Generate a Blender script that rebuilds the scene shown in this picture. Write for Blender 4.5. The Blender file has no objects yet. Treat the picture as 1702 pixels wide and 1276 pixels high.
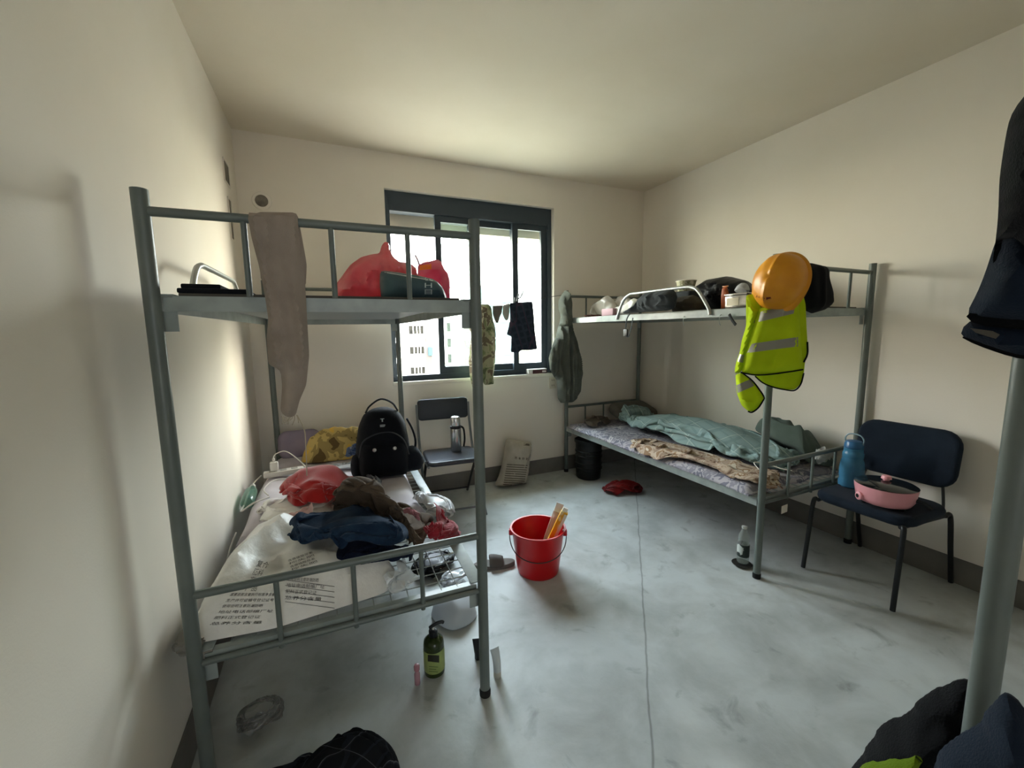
import bpy, bmesh, math, random
import numpy as np
from mathutils import Vector, Matrix, geometry
from mathutils.bvhtree import BVHTree

# ------------------------------------------------------------------ camera, sky, exposure
SC = bpy.context.scene
COL = SC.collection
FPX, YAW, PITCH, ROLL, CAMH = 694.8673, 0.4162, -0.1263, -0.0137, 1.3917
_f = np.array([math.sin(YAW)*math.cos(PITCH), math.cos(YAW)*math.cos(PITCH), math.sin(PITCH)])
_r = np.array([math.cos(YAW), -math.sin(YAW), 0.0])
_u = np.cross(_r, _f)
CR = _r*math.cos(ROLL) + _u*math.sin(ROLL)
CU = -_r*math.sin(ROLL) + _u*math.cos(ROLL)
CF = _f
CO = np.array([0.0, 0.0, CAMH])
cam_data = bpy.data.cameras.new('camera')
cam_data.sensor_width = 36.0
cam_data.lens = FPX*36.0/1702.0
cam_data.clip_start = 0.03
cam_data.clip_end = 500
cam = bpy.data.objects.new('camera', cam_data)
COL.objects.link(cam)
cam.matrix_world = Matrix(((CR[0], CU[0], -CF[0], CO[0]), (CR[1], CU[1], -CF[1], CO[1]),
                           (CR[2], CU[2], -CF[2], CO[2]), (0, 0, 0, 1)))
SC.camera = cam
SC.view_settings.view_transform = 'Standard'
SC.view_settings.look = 'None'
SC.view_settings.gamma = 1.0
SC.view_settings.use_curve_mapping = False
SC.view_settings.exposure = 0.16
SC.cycles.max_bounces = 16
SC.cycles.diffuse_bounces = 12
SC.cycles.transparent_max_bounces = 24

W_SKY = 25.0
world = bpy.data.worlds.new('sky')
SC.world = world
world.use_nodes = True
wn = world.node_tree
bg = wn.nodes['Background']
tc = wn.nodes.new('ShaderNodeTexCoord')
sep = wn.nodes.new('ShaderNodeSeparateXYZ')
rmp = wn.nodes.new('ShaderNodeValToRGB')
mr = wn.nodes.new('ShaderNodeMapRange')
mr.inputs['From Min'].default_value = -1; mr.inputs['From Max'].default_value = 1
wn.links.new(tc.outputs['Generated'], sep.inputs[0])
wn.links.new(sep.outputs['Z'], mr.inputs['Value'])
wn.links.new(mr.outputs['Result'], rmp.inputs[0])
els = rmp.color_ramp.elements
els[0].position = 0.0; els[0].color = (0.13, 0.12, 0.10, 1)
els[1].position = 1.0; els[1].color = (1.25, 1.5, 1.8, 1)
for p_, c_ in ((.47, (0.20, 0.185, 0.155, 1)), (.53, (0.50, 0.51, 0.50, 1)), (.60, (1.30, 1.36, 1.38, 1)), (.75, (1.35, 1.50, 1.68, 1))):
    e = els.new(p_); e.color = c_
# glow added low on the right for unseen sunlit facades, brightens left wall
gdot = wn.nodes.new('ShaderNodeVectorMath'); gdot.operation = 'DOT_PRODUCT'
_g = Vector((0.92, 0.36, 0.10)).normalized(); gdot.inputs[1].default_value = _g
wn.links.new(tc.outputs['Generated'], gdot.inputs[0])
gmx = wn.nodes.new('ShaderNodeMath'); gmx.operation = 'MAXIMUM'; gmx.inputs[1].default_value = 0.0
wn.links.new(gdot.outputs['Value'], gmx.inputs[0])
gpw = wn.nodes.new('ShaderNodeMath'); gpw.operation = 'POWER'; gpw.inputs[1].default_value = 18.0
wn.links.new(gmx.outputs[0], gpw.inputs[0])
gsc = wn.nodes.new('ShaderNodeMix'); gsc.data_type = 'RGBA'; gsc.blend_type = 'ADD'; gsc.clamp_factor = False
gml = wn.nodes.new('ShaderNodeMath'); gml.operation = 'MULTIPLY'; gml.inputs[1].default_value = 5.5
wn.links.new(gpw.outputs[0], gml.inputs[0]); wn.links.new(gml.outputs[0], gsc.inputs[0])
wn.links.new(rmp.outputs['Color'], gsc.inputs[6]); gsc.inputs[7].default_value = (1.0, 0.91, 0.72, 1)
# second warm glow added low on the left, lifts the right wall
_g2 = Vector((-0.78, 0.54, -0.32)).normalized()
gd2 = wn.nodes.new('ShaderNodeVectorMath'); gd2.operation = 'DOT_PRODUCT'; gd2.inputs[1].default_value = _g2
wn.links.new(tc.outputs['Generated'], gd2.inputs[0])
gm2 = wn.nodes.new('ShaderNodeMath'); gm2.operation = 'MAXIMUM'; gm2.inputs[1].default_value = 0.0
wn.links.new(gd2.outputs['Value'], gm2.inputs[0])
gp2 = wn.nodes.new('ShaderNodeMath'); gp2.operation = 'POWER'; gp2.inputs[1].default_value = 5.0
wn.links.new(gm2.outputs[0], gp2.inputs[0])
gl2 = wn.nodes.new('ShaderNodeMath'); gl2.operation = 'MULTIPLY'; gl2.inputs[1].default_value = 2.0
wn.links.new(gp2.outputs[0], gl2.inputs[0])
gs2 = wn.nodes.new('ShaderNodeMix'); gs2.data_type = 'RGBA'; gs2.blend_type = 'ADD'; gs2.clamp_factor = False
wn.links.new(gl2.outputs[0], gs2.inputs[0]); wn.links.new(gsc.outputs[2], gs2.inputs[6]); gs2.inputs[7].default_value = (1.0, 0.89, 0.68, 1)
wn.links.new(gs2.outputs[2], bg.inputs['Color'])
bg.inputs['Strength'].default_value = W_SKY

XL, XR, YB, YN, ZC = -0.4916, 3.0478, 3.5157, -1.25, 2.7698
WX0, WX1, WZ0, WZ1 = 0.490, 2.000, 0.985, 2.508

# the window opening guides the sampling of the sky (emits nothing itself)
pl = bpy.data.lights.new('sky_portal', 'AREA')
pl.shape = 'RECTANGLE'; pl.size = WX1-WX0; pl.size_y = WZ1-WZ0
pl.cycles.is_portal = True
po = bpy.data.objects.new('sky_portal', pl); COL.objects.link(po)
po.location = ((WX0+WX1)/2, YB+0.21, (WZ0+WZ1)/2)
po.rotation_euler = (math.radians(-90), 0, 0)

# added fill light, unseen behind the camera, lifts the back wall
cl_ = bpy.data.lights.new('corridor_fill', 'AREA')
cl_.shape = 'RECTANGLE'; cl_.size = 1.1; cl_.size_y = 1.7; cl_.energy = 19.0; cl_.color = (0.88, 0.94, 1.0)
clo = bpy.data.objects.new('corridor_fill', cl_); COL.objects.link(clo)
clo.location = (0.15, -2.75, 1.35); clo.rotation_euler = (math.radians(90), 0, 0)

def ray(px, py): return CF + CR*(px-851.0)/FPX - CU*(py-638.0)/FPX
def at(px, py, x=None, y=None, z=None):
    """the point of the plane x= / y= / z= that the photo shows at this pixel"""
    d = ray(px, py)
    t = (x-CO[0])/d[0] if x is not None else (y-CO[1])/d[1] if y is not None else (z-CO[2])/d[2]
    return CO + d*t
def atp(px, py, p0, n):
    d = ray(px, py); t = np.dot(np.array(p0)-CO, n)/np.dot(d, n)
    return CO + d*t
def topx(P):
    d = np.asarray(P, float) - CO
    zf = d @ CF
    return np.stack([851+FPX*(d @ CR)/zf, 638-FPX*(d @ CU)/zf], -1)

# ------------------------------------------------------------------ materials
def lin(c):
    if isinstance(c, str):
        c = c.lstrip('#'); c = [int(c[i:i+2], 16)/255 for i in (0, 2, 4)]
        return tuple(x/12.92 if x <= 0.04045 else ((x+0.055)/1.055)**2.4 for x in c)
    return tuple(c)
_M = {}
def mat(name, col, rough=0.7, metal=0.0, spec=0.4, col2=None, nscale=8.0, ndet=4.0, nlo=0.35, nhi=0.65,
        bump=0.0, bscale=60.0, trans=0.0, alpha=1.0, thin=0.0, coat=0.0, sheen=0.0, coord='Object', wave=None, ior=1.45):
    if name in _M: return _M[name]
    m = bpy.data.materials.new(name); m.use_nodes = True
    nt = m.node_tree; b = nt.nodes['Principled BSDF']; L = nt.links
    c = lin(col)
    b.inputs['Base Color'].default_value = (*c, 1)
    b.inputs['Roughness'].default_value = rough
    b.inputs['Metallic'].default_value = metal
    b.inputs['Specular IOR Level'].default_value = spec
    b.inputs['Transmission Weight'].default_value = trans
    b.inputs['IOR'].default_value = ior
    b.inputs['Coat Weight'].default_value = coat
    b.inputs['Sheen Weight'].default_value = sheen
    b.inputs['Alpha'].default_value = alpha
    t = nt.nodes.new('ShaderNodeTexCoord')
    if col2 is not None:
        n = nt.nodes.new('ShaderNodeTexNoise'); n.inputs['Scale'].default_value = nscale; n.inputs['Detail'].default_value = ndet
        L.new(t.outputs[coord], n.inputs['Vector'])
        r = nt.nodes.new('ShaderNodeValToRGB')
        r.color_ramp.elements[0].position = nlo; r.color_ramp.elements[0].color = (*c, 1)
        r.color_ramp.elements[1].position = nhi; r.color_ramp.elements[1].color = (*lin(col2), 1)
        L.new(n.outputs['Fac'], r.inputs[0]); L.new(r.outputs[0], b.inputs['Base Color'])
    if bump > 0:
        n2 = nt.nodes.new('ShaderNodeTexNoise'); n2.inputs['Scale'].default_value = bscale; n2.inputs['Detail'].default_value = 3
        L.new(t.outputs[coord], n2.inputs['Vector'])
        bp = nt.nodes.new('ShaderNodeBump'); bp.inputs['Strength'].default_value = bump; bp.inputs['Distance'].default_value = 0.01
        L.new(n2.outputs['Fac'], bp.inputs['Height']); L.new(bp.outputs[0], b.inputs['Normal'])
    if thin > 0:      # thin sheet that lets light through (plastic film, cloth)
        out = nt.nodes['Material Output']
        tr = nt.nodes.new('ShaderNodeBsdfTranslucent')
        mx = nt.nodes.new('ShaderNodeMixShader'); mx.inputs[0].default_value = thin
        if col2 is not None: L.new(r.outputs[0], tr.inputs['Color'])
        else: tr.inputs['Color'].default_value = (*c, 1)
        L.new(b.outputs[0], mx.inputs[1]); L.new(tr.outputs[0], mx.inputs[2]); L.new(mx.outputs[0], out.inputs['Surface'])
    _M[name] = m
    return m
def film(name, col, amount=0.6, rough=0.25):
    """clear film: part transparent, part glossy"""
    if name in _M: return _M[name]
    m = bpy.data.materials.new(name); m.use_nodes = True
    nt = m.node_tree; b = nt.nodes['Principled BSDF']; L = nt.links; out = nt.nodes['Material Output']
    b.inputs['Base Color'].default_value = (*lin(col), 1); b.inputs['Roughness'].default_value = rough
    b.inputs['Specular IOR Level'].default_value = 0.8
    tr = nt.nodes.new('ShaderNodeBsdfTransparent'); tr.inputs['Color'].default_value = (*[min(1, 0.6+0.4*x/max(lin(col))) for x in lin(col)], 1)
    mx = nt.nodes.new('ShaderNodeMixShader'); mx.inputs[0].default_value = amount
    L.new(b.outputs[0], mx.inputs[1]); L.new(tr.outputs[0], mx.inputs[2]); L.new(mx.outputs[0], out.inputs['Surface'])
    _M[name] = m
    return m

# ------------------------------------------------------------------ geometry: G = (verts Nx3 array, faces list)
def G(*gs):
    V, F, o = [], [], 0
    for v, f in gs:
        v = np.asarray(v, float).reshape(-1, 3)
        V.append(v); F += [[i+o for i in q] for q in f]; o += len(v)
    return (np.concatenate(V) if V else np.zeros((0, 3)), F)
def xf(g, M):
    M = np.array(M); v = g[0] @ M[:3, :3].T + M[:3, 3]
    return v, g[1]
def mv(g, d): return g[0] + np.array(d, float), g[1]
def rotz(g, a, c=(0, 0, 0)):
    c = np.array(c, float); s, k = math.sin(a), math.cos(a)
    R = np.array([[k, -s, 0], [s, k, 0], [0, 0, 1]])
    return (g[0]-c) @ R.T + c, g[1]
def rot(g, axis, a, c=(0, 0, 0)):
    R = np.array(Matrix.Rotation(a, 3, axis)); c = np.array(c, float)
    return (g[0]-c) @ R.T + c, g[1]
def from_bm(bm):
    bm.verts.index_update()
    g = np.array([v.co[:] for v in bm.verts]), [[v.index for v in f.verts] for f in bm.faces]
    bm.free(); return g
def box(x0, x1, y0, y1, z0, z1, bev=0.0, seg=2):
    bm = bmesh.new(); bmesh.ops.create_cube(bm, size=1)
    for v in bm.verts:
        v.co = Vector((x0+(v.co.x+.5)*(x1-x0), y0+(v.co.y+.5)*(y1-y0), z0+(v.co.z+.5)*(z1-z0)))
    if bev > 0: bmesh.ops.bevel(bm, geom=bm.edges[:], offset=bev, segments=seg, affect='EDGES', profile=0.5)
    return from_bm(bm)
def smooth_path(pts, n=6):
    pts = np.asarray(pts, float)
    if len(pts) < 3: return pts
    P = np.vstack([2*pts[0]-pts[1], pts, 2*pts[-1]-pts[-2]]); out = []
    for i in range(1, len(P)-2):
        for t in np.linspace(0, 1, n, endpoint=False):
            a, b, c, d = P[i-1:i+3]
            out.append(.5*((2*b)+(-a+c)*t+(2*a-5*b+4*c-d)*t*t+(-a+3*b-3*c+d)*t**3))
    out.append(pts[-1]); return np.array(out)
def tube(pts, r, n=10, closed=False, cap=True, flat=None, up=None):
    """flat=(a,b): elliptical section"""
    P = np.asarray(pts, float); N = len(P)
    T = np.zeros_like(P)
    for i in range(N):
        a = P[(i-1) % N] if (closed or i > 0) else P[i]; b = P[(i+1) % N] if (closed or i < N-1) else P[i]
        t = b-a; T[i] = t/(np.linalg.norm(t)+1e-12)
    ref = np.array(up if up is not None else ([0, 0, 1.] if abs(T[0][2]) < .9 else [1., 0, 0]), float)
    u = ref - T[0]*np.dot(ref, T[0]); u /= np.linalg.norm(u)
    rr = np.broadcast_to(np.asarray(r, float), (N,))
    V = []
    for i in range(N):
        u = u - T[i]*np.dot(u, T[i]); u /= np.linalg.norm(u)+1e-12
        w = np.cross(T[i], u)
        a = np.arange(n)*2*math.pi/n
        fa, fb = flat if flat else (1, 1)
        V.append(P[i] + rr[i]*(fa*np.cos(a)[:, None]*u + fb*np.sin(a)[:, None]*w))
    F = []
    for i in range(N if closed else N-1):
        j = (i+1) % N
        for k in range(n):
            F.append([i*n+k, i*n+(k+1) % n, j*n+(k+1) % n, j*n+k])
    if cap and not closed:
        F.append(list(range(n))[::-1]); F.append([(N-1)*n+k for k in range(n)])
    return np.concatenate(V), F
def bar(a, b, r, n=10): return tube([a, b], r, n)
def lathe(prof, c=(0, 0, 0), n=28, R=None):
    """prof [(r,z)...] bottom to top"""
    a = np.arange(n)*2*math.pi/n; V = []; F = []
    for r, z in prof:
        r = max(r, 1e-5)
        V.append(np.stack([r*np.cos(a), r*np.sin(a), np.full(n, z)], 1))
    for i in range(len(prof)-1):
        for k in range(n): F.append([i*n+k, i*n+(k+1) % n, (i+1)*n+(k+1) % n, (i+1)*n+k])
    V = np.concatenate(V)
    if R is not None: V = V @ np.array(R).T
    return V + np.array(c, float), F
def rounded(w, h, r, n=5):
    o = []
    for cx, cy, a0 in ((w/2-r, h/2-r, 0), (-w/2+r, h/2-r, 90), (-w/2+r, -h/2+r, 180), (w/2-r, -h/2+r, 270)):
        for k in range(n+1):
            a = math.radians(a0+90*k/n); o.append((cx+r*math.cos(a), cy+r*math.sin(a)))
    return np.array(o)
def loft(rings, cap=True):
    n = len(rings[0]); V = np.concatenate([np.asarray(r, float) for r in rings]); F = []
    for i in range(len(rings)-1):
        for k in range(n): F.append([i*n+k, i*n+(k+1) % n, (i+1)*n+(k+1) % n, (i+1)*n+k])
    if cap: F.append(list(range(n))[::-1]); F.append([(len(rings)-1)*n+k for k in range(n)])
    return V, F
def frame3(o, ux, uy):
    ux = np.array(ux, float); ux /= np.linalg.norm(ux); uy = np.array(uy, float); uy -= ux*np.dot(ux, uy); uy /= np.linalg.norm(uy)
    return np.array(o, float), ux, uy, np.cross(ux, uy)
def place2(o2, fr, w=0.0):
    o, ux, uy, uz = fr; o2 = np.asarray(o2, float)
    return o + o2[:, :1]*ux + o2[:, 1:2]*uy + np.asarray(w, float).reshape(-1, 1)*uz
def pad(w, h, t, r, er, fr, curve=None):
    """rounded cushion slab w x h, thickness t, corner r, edge roundness er, on frame fr (origin centre)"""
    rings = []
    for k in range(6):
        a = math.pi/2*k/5; s = er*(1-math.sin(a)); rings.append((s, -t/2+er*(1-math.cos(a))) )
    prof = [(er*(1-math.sin(math.pi/2*k/5)), -t/2+er*(1-math.cos(math.pi/2*k/5))) for k in range(6)]
    prof = prof + [(s, -z) for s, z in prof[::-1]]
    R = []
    for s, z in [(min(w, h)*.25, -t/2)] + prof + [(min(w, h)*.25, t/2)]:
        o2 = rounded(w-2*s, h-2*s, max(r-s, 0.004))
        q = place2(o2, fr, np.full(len(o2), z))
        if curve: q = q + np.array([curve(*p) for p in o2])[:, None]*fr[3]
        R.append(q)
    return loft(R)

def dedupe_poly(o):
    o = np.asarray(o, float); keep = [0]
    for i in range(1, len(o)):
        if np.linalg.norm(o[i]-o[keep[-1]]) > 1e-6: keep.append(i)
    return o[keep]
def seg_dist(P, A, B):
    d = B-A; L2 = (d*d).sum(-1)+1e-12
    t = np.clip(((P[:, None]-A[None])*d[None]).sum(-1)/L2[None], 0, 1)
    q = A[None]+d[None]*t[..., None]
    return np.linalg.norm(P[:, None]-q, axis=-1), t
def inside(P, O):
    x, y = P[:, 0], P[:, 1]; c = np.zeros(len(P), bool); n = len(O); j = n-1
    for i in range(n):
        xi, yi = O[i]; xj, yj = O[j]
        if yi != yj: c ^= ((yi > y) != (yj > y)) & (x < (xj-xi)*(y-yi)/(yj-yi)+xi)
        j = i
    return c
def vnoise(P, scale, seed=0):
    """smooth value noise for Nx2 / Nx3"""
    P = np.asarray(P, float)*scale + seed*17.31
    if P.shape[1] == 2: P = np.concatenate([P, np.full((len(P), 1), seed*3.7)], 1)
    i = np.floor(P).astype(np.int64); f = P-i; f = f*f*(3-2*f)
    def h(a):
        n = (a[:, 0]*73856093) ^ (a[:, 1]*19349663) ^ (a[:, 2]*83492791) ^ (seed*2654435761)
        n = (n ^ (n >> 13))*1274126177 & 0x7fffffff
        return ((n ^ (n >> 16)) & 0xffff)/65535.0
    out = 0
    for dx in (0, 1):
        for dy in (0, 1):
            for dz in (0, 1):
                w = (f[:, 0] if dx else 1-f[:, 0])*(f[:, 1] if dy else 1-f[:, 1])*(f[:, 2] if dz else 1-f[:, 2])
                out = out + w*h(i+np.array([dx, dy, dz]))
    return out*2-1
def inflate(outline, fr, tf=0.03, tb=0.01, edge=0.03, res=0.012, folds=(), noise=(), smooth=True, seed=0, bend=None, rim=0.002, drape=()):
    """cloth / bag body: closed mesh filling a 2D outline (metres on frame fr) that swells tf to the front (+uz), tb to the back.
    folds: list of (polyline, width, height); noise: list of (scale, height)"""
    O = dedupe_poly(outline)
    if np.linalg.norm(O[0]-O[-1]) < 1e-6: O = O[:-1]
    # resample the rim
    pts = []
    for i in range(len(O)):
        a, b = O[i], O[(i+1) % len(O)]; m = max(1, int(round(np.linalg.norm(b-a)/res)))
        for k in range(m): pts.append(a+(b-a)*k/m)
    B = np.array(pts)
    if smooth and len(B) > 8: B = .25*np.roll(B, 1, 0)+.5*B+.25*np.roll(B, -1, 0)
    lo, hi = B.min(0), B.max(0)
    gx, gy = np.meshgrid(np.arange(lo[0]+res*.5, hi[0], res), np.arange(lo[1]+res*.5, hi[1], res))
    gx = gx + (np.arange(gx.shape[0]) % 2)[:, None]*res*.5
    I = np.stack([gx.ravel(), gy.ravel()], 1)
    I = I[inside(I, B)]
    if len(I):
        d = seg_dist(I, B, np.roll(B, -1, 0))[0].min(1); I = I[d > res*.45]
    P2 = np.concatenate([B, I]) if len(I) else B
    nb = len(B)
    r = geometry.delaunay_2d_cdt([Vector(p) for p in P2], [(i, (i+1) % nb) for i in range(nb)], [], 1, 1e-7)
    P2 = np.array([v[:] for v in r[0]]); T = [list(f) for f in r[2]]
    used = sorted({i for t in T for i in t}); mp = {j: k for k, j in enumerate(used)}
    P2 = P2[used]; T = [[mp[i] for i in t] for t in T]
    d = seg_dist(P2, B, np.roll(B, -1, 0))[0].min(1)
    onrim = d < 1e-5
    s = np.clip(d/edge, 0, 1); prof = np.sqrt(np.clip(1-(1-s)**2, 0, 1))
    h = np.zeros(len(P2)); rs = np.random.RandomState(seed)
    for pl_, w, a in folds:
        pl_ = np.asarray(pl_, float)
        dd = seg_dist(P2, pl_[:-1], pl_[1:])[0].min(1)
        h += a*np.exp(-(dd/w)**2)
    for k, (sc, a) in enumerate(noise):
        h += a*(1-2*np.abs(vnoise(P2, sc, seed+k)))
    for k, (fx_q, fy_q, a) in enumerate(drape):      # hanging folds: long ridges along uy
        h += a*(1-2*np.abs(vnoise(P2*np.array([fx_q, fy_q]), 1.0, seed+31+k)))
    f = tf*prof + h*np.clip(d/(edge*.6), 0, 1)
    bk = -tb*prof + (h*.6 if tb < tf else 0)*np.clip(d/(edge*.6), 0, 1)
    f = np.where(onrim, 0, f); bk = np.where(onrim, 0, np.minimum(bk, f-rim))
    if bend is not None:
        bb = np.array([bend(*p) for p in P2]); f = f+bb; bk = bk+bb
    N = len(P2); idx = np.where(onrim, np.arange(N), -1); m2 = np.zeros(N, int); c = N
    for i in range(N):
        if onrim[i]: m2[i] = i
        else: m2[i] = c; c += 1
    V = np.concatenate([place2(P2, fr, f), place2(P2[~onrim], fr, bk[~onrim])])
    F = []
    for t in T:
        a, b, cc = P2[t[0]], P2[t[1]], P2[t[2]]
        if (b[0]-a[0])*(cc[1]-a[1])-(b[1]-a[1])*(cc[0]-a[0]) < 0: t = t[::-1]
        F.append(t); F.append([int(m2[i]) for i in t[::-1]])
    F = [q for q in F if len(set(q)) == len(q)]
    # drop back faces identical to the front (all on the rim)
    seen = set(); FF = []
    for q in F:
        k = tuple(sorted(q))
        if k in seen: continue
        seen.add(k); FF.append(q)
    return V, FF
def pxpoly(pts, fr):
    """photo pixels -> 2D coordinates on the plane of frame fr"""
    o, ux, uy, uz = fr; out = []
    for p in pts:
        q = atp(p[0], p[1], o, uz)-o; out.append((q @ ux, q @ uy))
    return np.array(out)
def facing(o, yaw_only=True, turn=0.0):
    """a vertical frame at point o that looks towards the camera"""
    o = np.array(o, float); n = CO-o
    n[2] = 0; n /= np.linalg.norm(n); c, s = math.cos(turn), math.sin(turn)
    n = np.array([n[0]*c-n[1]*s, n[0]*s+n[1]*c, 0])
    ux = np.cross([0, 0, 1.], n)
    return frame3(o, ux, [0, 0, 1])

# ------------------------------------------------------------------ crumpled cloth: position based dynamics
def crumple(A, Bd, fp, h, floor=None, n=44, seed=0, steps=70, iters=6, cap=None, power=2.6, bend=0.35, grav=0.006, init=0.05, nv=None, close=0.006, lift=0.0):
    """cloth of A x Bd metres squeezed into the footprint fp=(cx,cy,ax,ay,angle), lying on floor(x,y), kept under cap(x,y)"""
    rs = np.random.RandomState(seed)
    cx, cy, ax, ay, an = fp
    A, Bd = max(A, 3.1*math.hypot(ax, 1.0*h)), max(Bd, 3.1*math.hypot(ay, 1.0*h))
    m = nv or min(n, max(10, int(n*Bd/A)))
    u, v = np.meshgrid(np.linspace(-1, 1, n), np.linspace(-1, 1, m), indexing='ij')
    # square to ellipse-like
    X = np.stack([u*ax*.96, v*ay*.96, np.zeros_like(u)], -1)
    flat = X[..., :2].reshape(-1, 2)
    z0 = sum(a*vnoise(flat/max(ax, ay), s, seed+k).reshape(n, m) for k, (s, a) in enumerate([(3, init), (6, init*.7), (11, init*.4)]))
    X[..., 2] = np.abs(z0) + h*.3
    X[..., :2] += rs.normal(0, .004, (n, m, 2))
    du, dv = A/(n-1), Bd/(m-1)
    ca, sa = math.cos(an), math.sin(an)
    if floor is None: floor = lambda x, y: np.zeros_like(x)
    cons = []
    def add(s0, s1, L, k):
        cons.append((s0, s1, L, k))
    S = slice
    for p in (0, 1):
        add((S(p, n-1, 2), S(None)), (S(p+1, n, 2), S(None)), du, 1.0)
        add((S(None), S(p, m-1, 2)), (S(None), S(p+1, m, 2)), dv, 1.0)
    dd = math.hypot(du, dv)
    for p in (0, 1):
        add((S(p, n-1, 2), S(0, m-1)), (S(p+1, n, 2), S(1, m)), dd, .5)
        add((S(p, n-1, 2), S(1, m)), (S(p+1, n, 2), S(0, m-1)), dd, .5)
    for p in (0, 1, 2, 3):
        add((S(p, n-2, 4), S(None)), (S(p+2, n, 4), S(None)), 2*du, bend)
        add((S(None), S(p, m-2, 4)), (S(None), S(p+2, m, 4)), 2*dv, bend)
    def fix(s0, s1):
        a = len(range(*s0.indices(10**6)))
        return s0
    # where the cloth creases: narrow valleys pressed into the heap
    gq = np.linspace(-1, 1, 72); gu, gv = np.meshgrid(gq, gq, indexing='ij')
    gp = np.stack([gu.ravel()*ax, gv.ravel()*ay], 1)
    val = .55*np.exp(-(vnoise(gp, 6.5, seed+60)/.16)**2) + .30*np.exp(-(vnoise(gp, 13, seed+61)/.2)**2)
    val = np.clip(1-val, .12, 1).reshape(72, 72)
    Vv = np.zeros_like(X)
    for st in range(steps):
        Xo = X.copy()
        Vv *= .86
        if st < steps*.75: X[..., :2] *= 1.012
        X = X + Vv; X[..., 2] -= grav
        for it in range(iters):
            for (a0, a1), (b0, b1), L, k in cons:
                P, Q = X[a0, a1], X[b0, b1]
                na, nb_ = min(P.shape[0], Q.shape[0]), min(P.shape[1], Q.shape[1])
                P, Q = P[:na, :nb_], Q[:na, :nb_]
                d = Q-P; l = np.sqrt((d*d).sum(-1, keepdims=True))+1e-9
                c = d*((l-L)/l*.5*k); P += c; Q -= c
            # walls
            rr = (np.abs(X[..., 0]/ax)**power+np.abs(X[..., 1]/ay)**power)**(1/power)
            sc = np.where(rr > 1, 1/np.maximum(rr, 1e-6), 1.0); X[..., 0] *= sc; X[..., 1] *= sc
            wx = cx+X[..., 0]*ca-X[..., 1]*sa; wy = cy+X[..., 0]*sa+X[..., 1]*ca
            fl = floor(wx, wy)+close
            if cap is None: cp = fl + .008 + h*val[np.clip(((X[..., 0]/ax+1)*35.5).round().astype(int), 0, 71), np.clip(((X[..., 1]/ay+1)*35.5).round().astype(int), 0, 71)]*np.sqrt(np.clip(1-np.minimum(rr, 1)**2, 0, 1))
            else: cp = fl+cap(wx, wy)
            X[..., 2] = np.clip(X[..., 2], fl, np.maximum(cp, fl))
        Vv = X-Xo
    wx = cx+X[..., 0]*ca-X[..., 1]*sa; wy = cy+X[..., 0]*sa+X[..., 1]*ca
    # one smoothing pass
    Z = np.stack([wx, wy, X[..., 2]], -1)
    Zs = Z.copy(); Zs[1:-1, 1:-1] = .5*Z[1:-1, 1:-1]+.125*(Z[2:, 1:-1]+Z[:-2, 1:-1]+Z[1:-1, 2:]+Z[1:-1, :-2])
    Zs[..., 2] = np.maximum(Zs[..., 2], floor(wx, wy)+close)
    V = Zs.reshape(-1, 3); F = []
    for i in range(n-1):
        for j in range(m-1): F.append([i*m+j, (i+1)*m+j, (i+1)*m+j+1, i*m+j+1])
    return V, F

class Pile:
    """running top surface of what already lies on a bed, so the next cloth rests on it"""
    def __init__(self, x0, x1, y0, y1, z, res=.0125):
        self.x0, self.y0, self.r, self.z0 = x0, y0, res, z
        self.H = np.full((int((x1-x0)/res)+2, int((y1-y0)/res)+2), float(z))
    def add(self, g, pad_=.004):
        V = np.asarray(g[0]); tri = []
        for f in g[1]:
            for k in range(1, len(f)-1): tri.append((f[0], f[k], f[k+1]))
        t = np.array(tri); A, B, C = V[t[:, 0]], V[t[:, 1]], V[t[:, 2]]
        big = max(1, int(np.max(np.abs(np.stack([B-A, C-A]))[..., :2])/self.r)+1); big = min(big, 24)
        for i in range(big+1):
            for j in range(big+1-i):
                P = A+(B-A)*(i/big)+(C-A)*(j/big)
                a = np.round((P[:, 0]-self.x0)/self.r).astype(int); b = np.round((P[:, 1]-self.y0)/self.r).astype(int)
                ok = (a >= 0) & (b >= 0) & (a < self.H.shape[0]) & (b < self.H.shape[1])
                np.maximum.at(self.H, (a[ok], b[ok]), P[ok, 2]+pad_)
        return g
    def floor(self, mound=None, grow=2):
        H = self.H.copy()
        for _ in range(grow):
            K = H.copy()
            K[1:] = np.maximum(K[1:], H[:-1]); K[:-1] = np.maximum(K[:-1], H[1:]); K[:, 1:] = np.maximum(K[:, 1:], H[:, :-1]); K[:, :-1] = np.maximum(K[:, :-1], H[:, 1:]); H = K
        def f(x, y):
            a = np.clip((x-self.x0)/self.r, 0, H.shape[0]-1.001); b = np.clip((y-self.y0)/self.r, 0, H.shape[1]-1.001)
            i, j = a.astype(int), b.astype(int); u, v = a-i, b-j
            z = (H[i, j]*(1-u)*(1-v)+H[i+1, j]*u*(1-v)+H[i, j+1]*(1-u)*v+H[i+1, j+1]*u*v)
            if mound is not None:
                cx, cy, ax, ay, an, h = mound; c, s = math.cos(an), math.sin(an)
                p = ((x-cx)*c+(y-cy)*s)/ax; q = (-(x-cx)*s+(y-cy)*c)/ay
                z = z + h*np.clip(1-p*p-q*q, 0, 1)**.75
            return z
        return f

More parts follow.
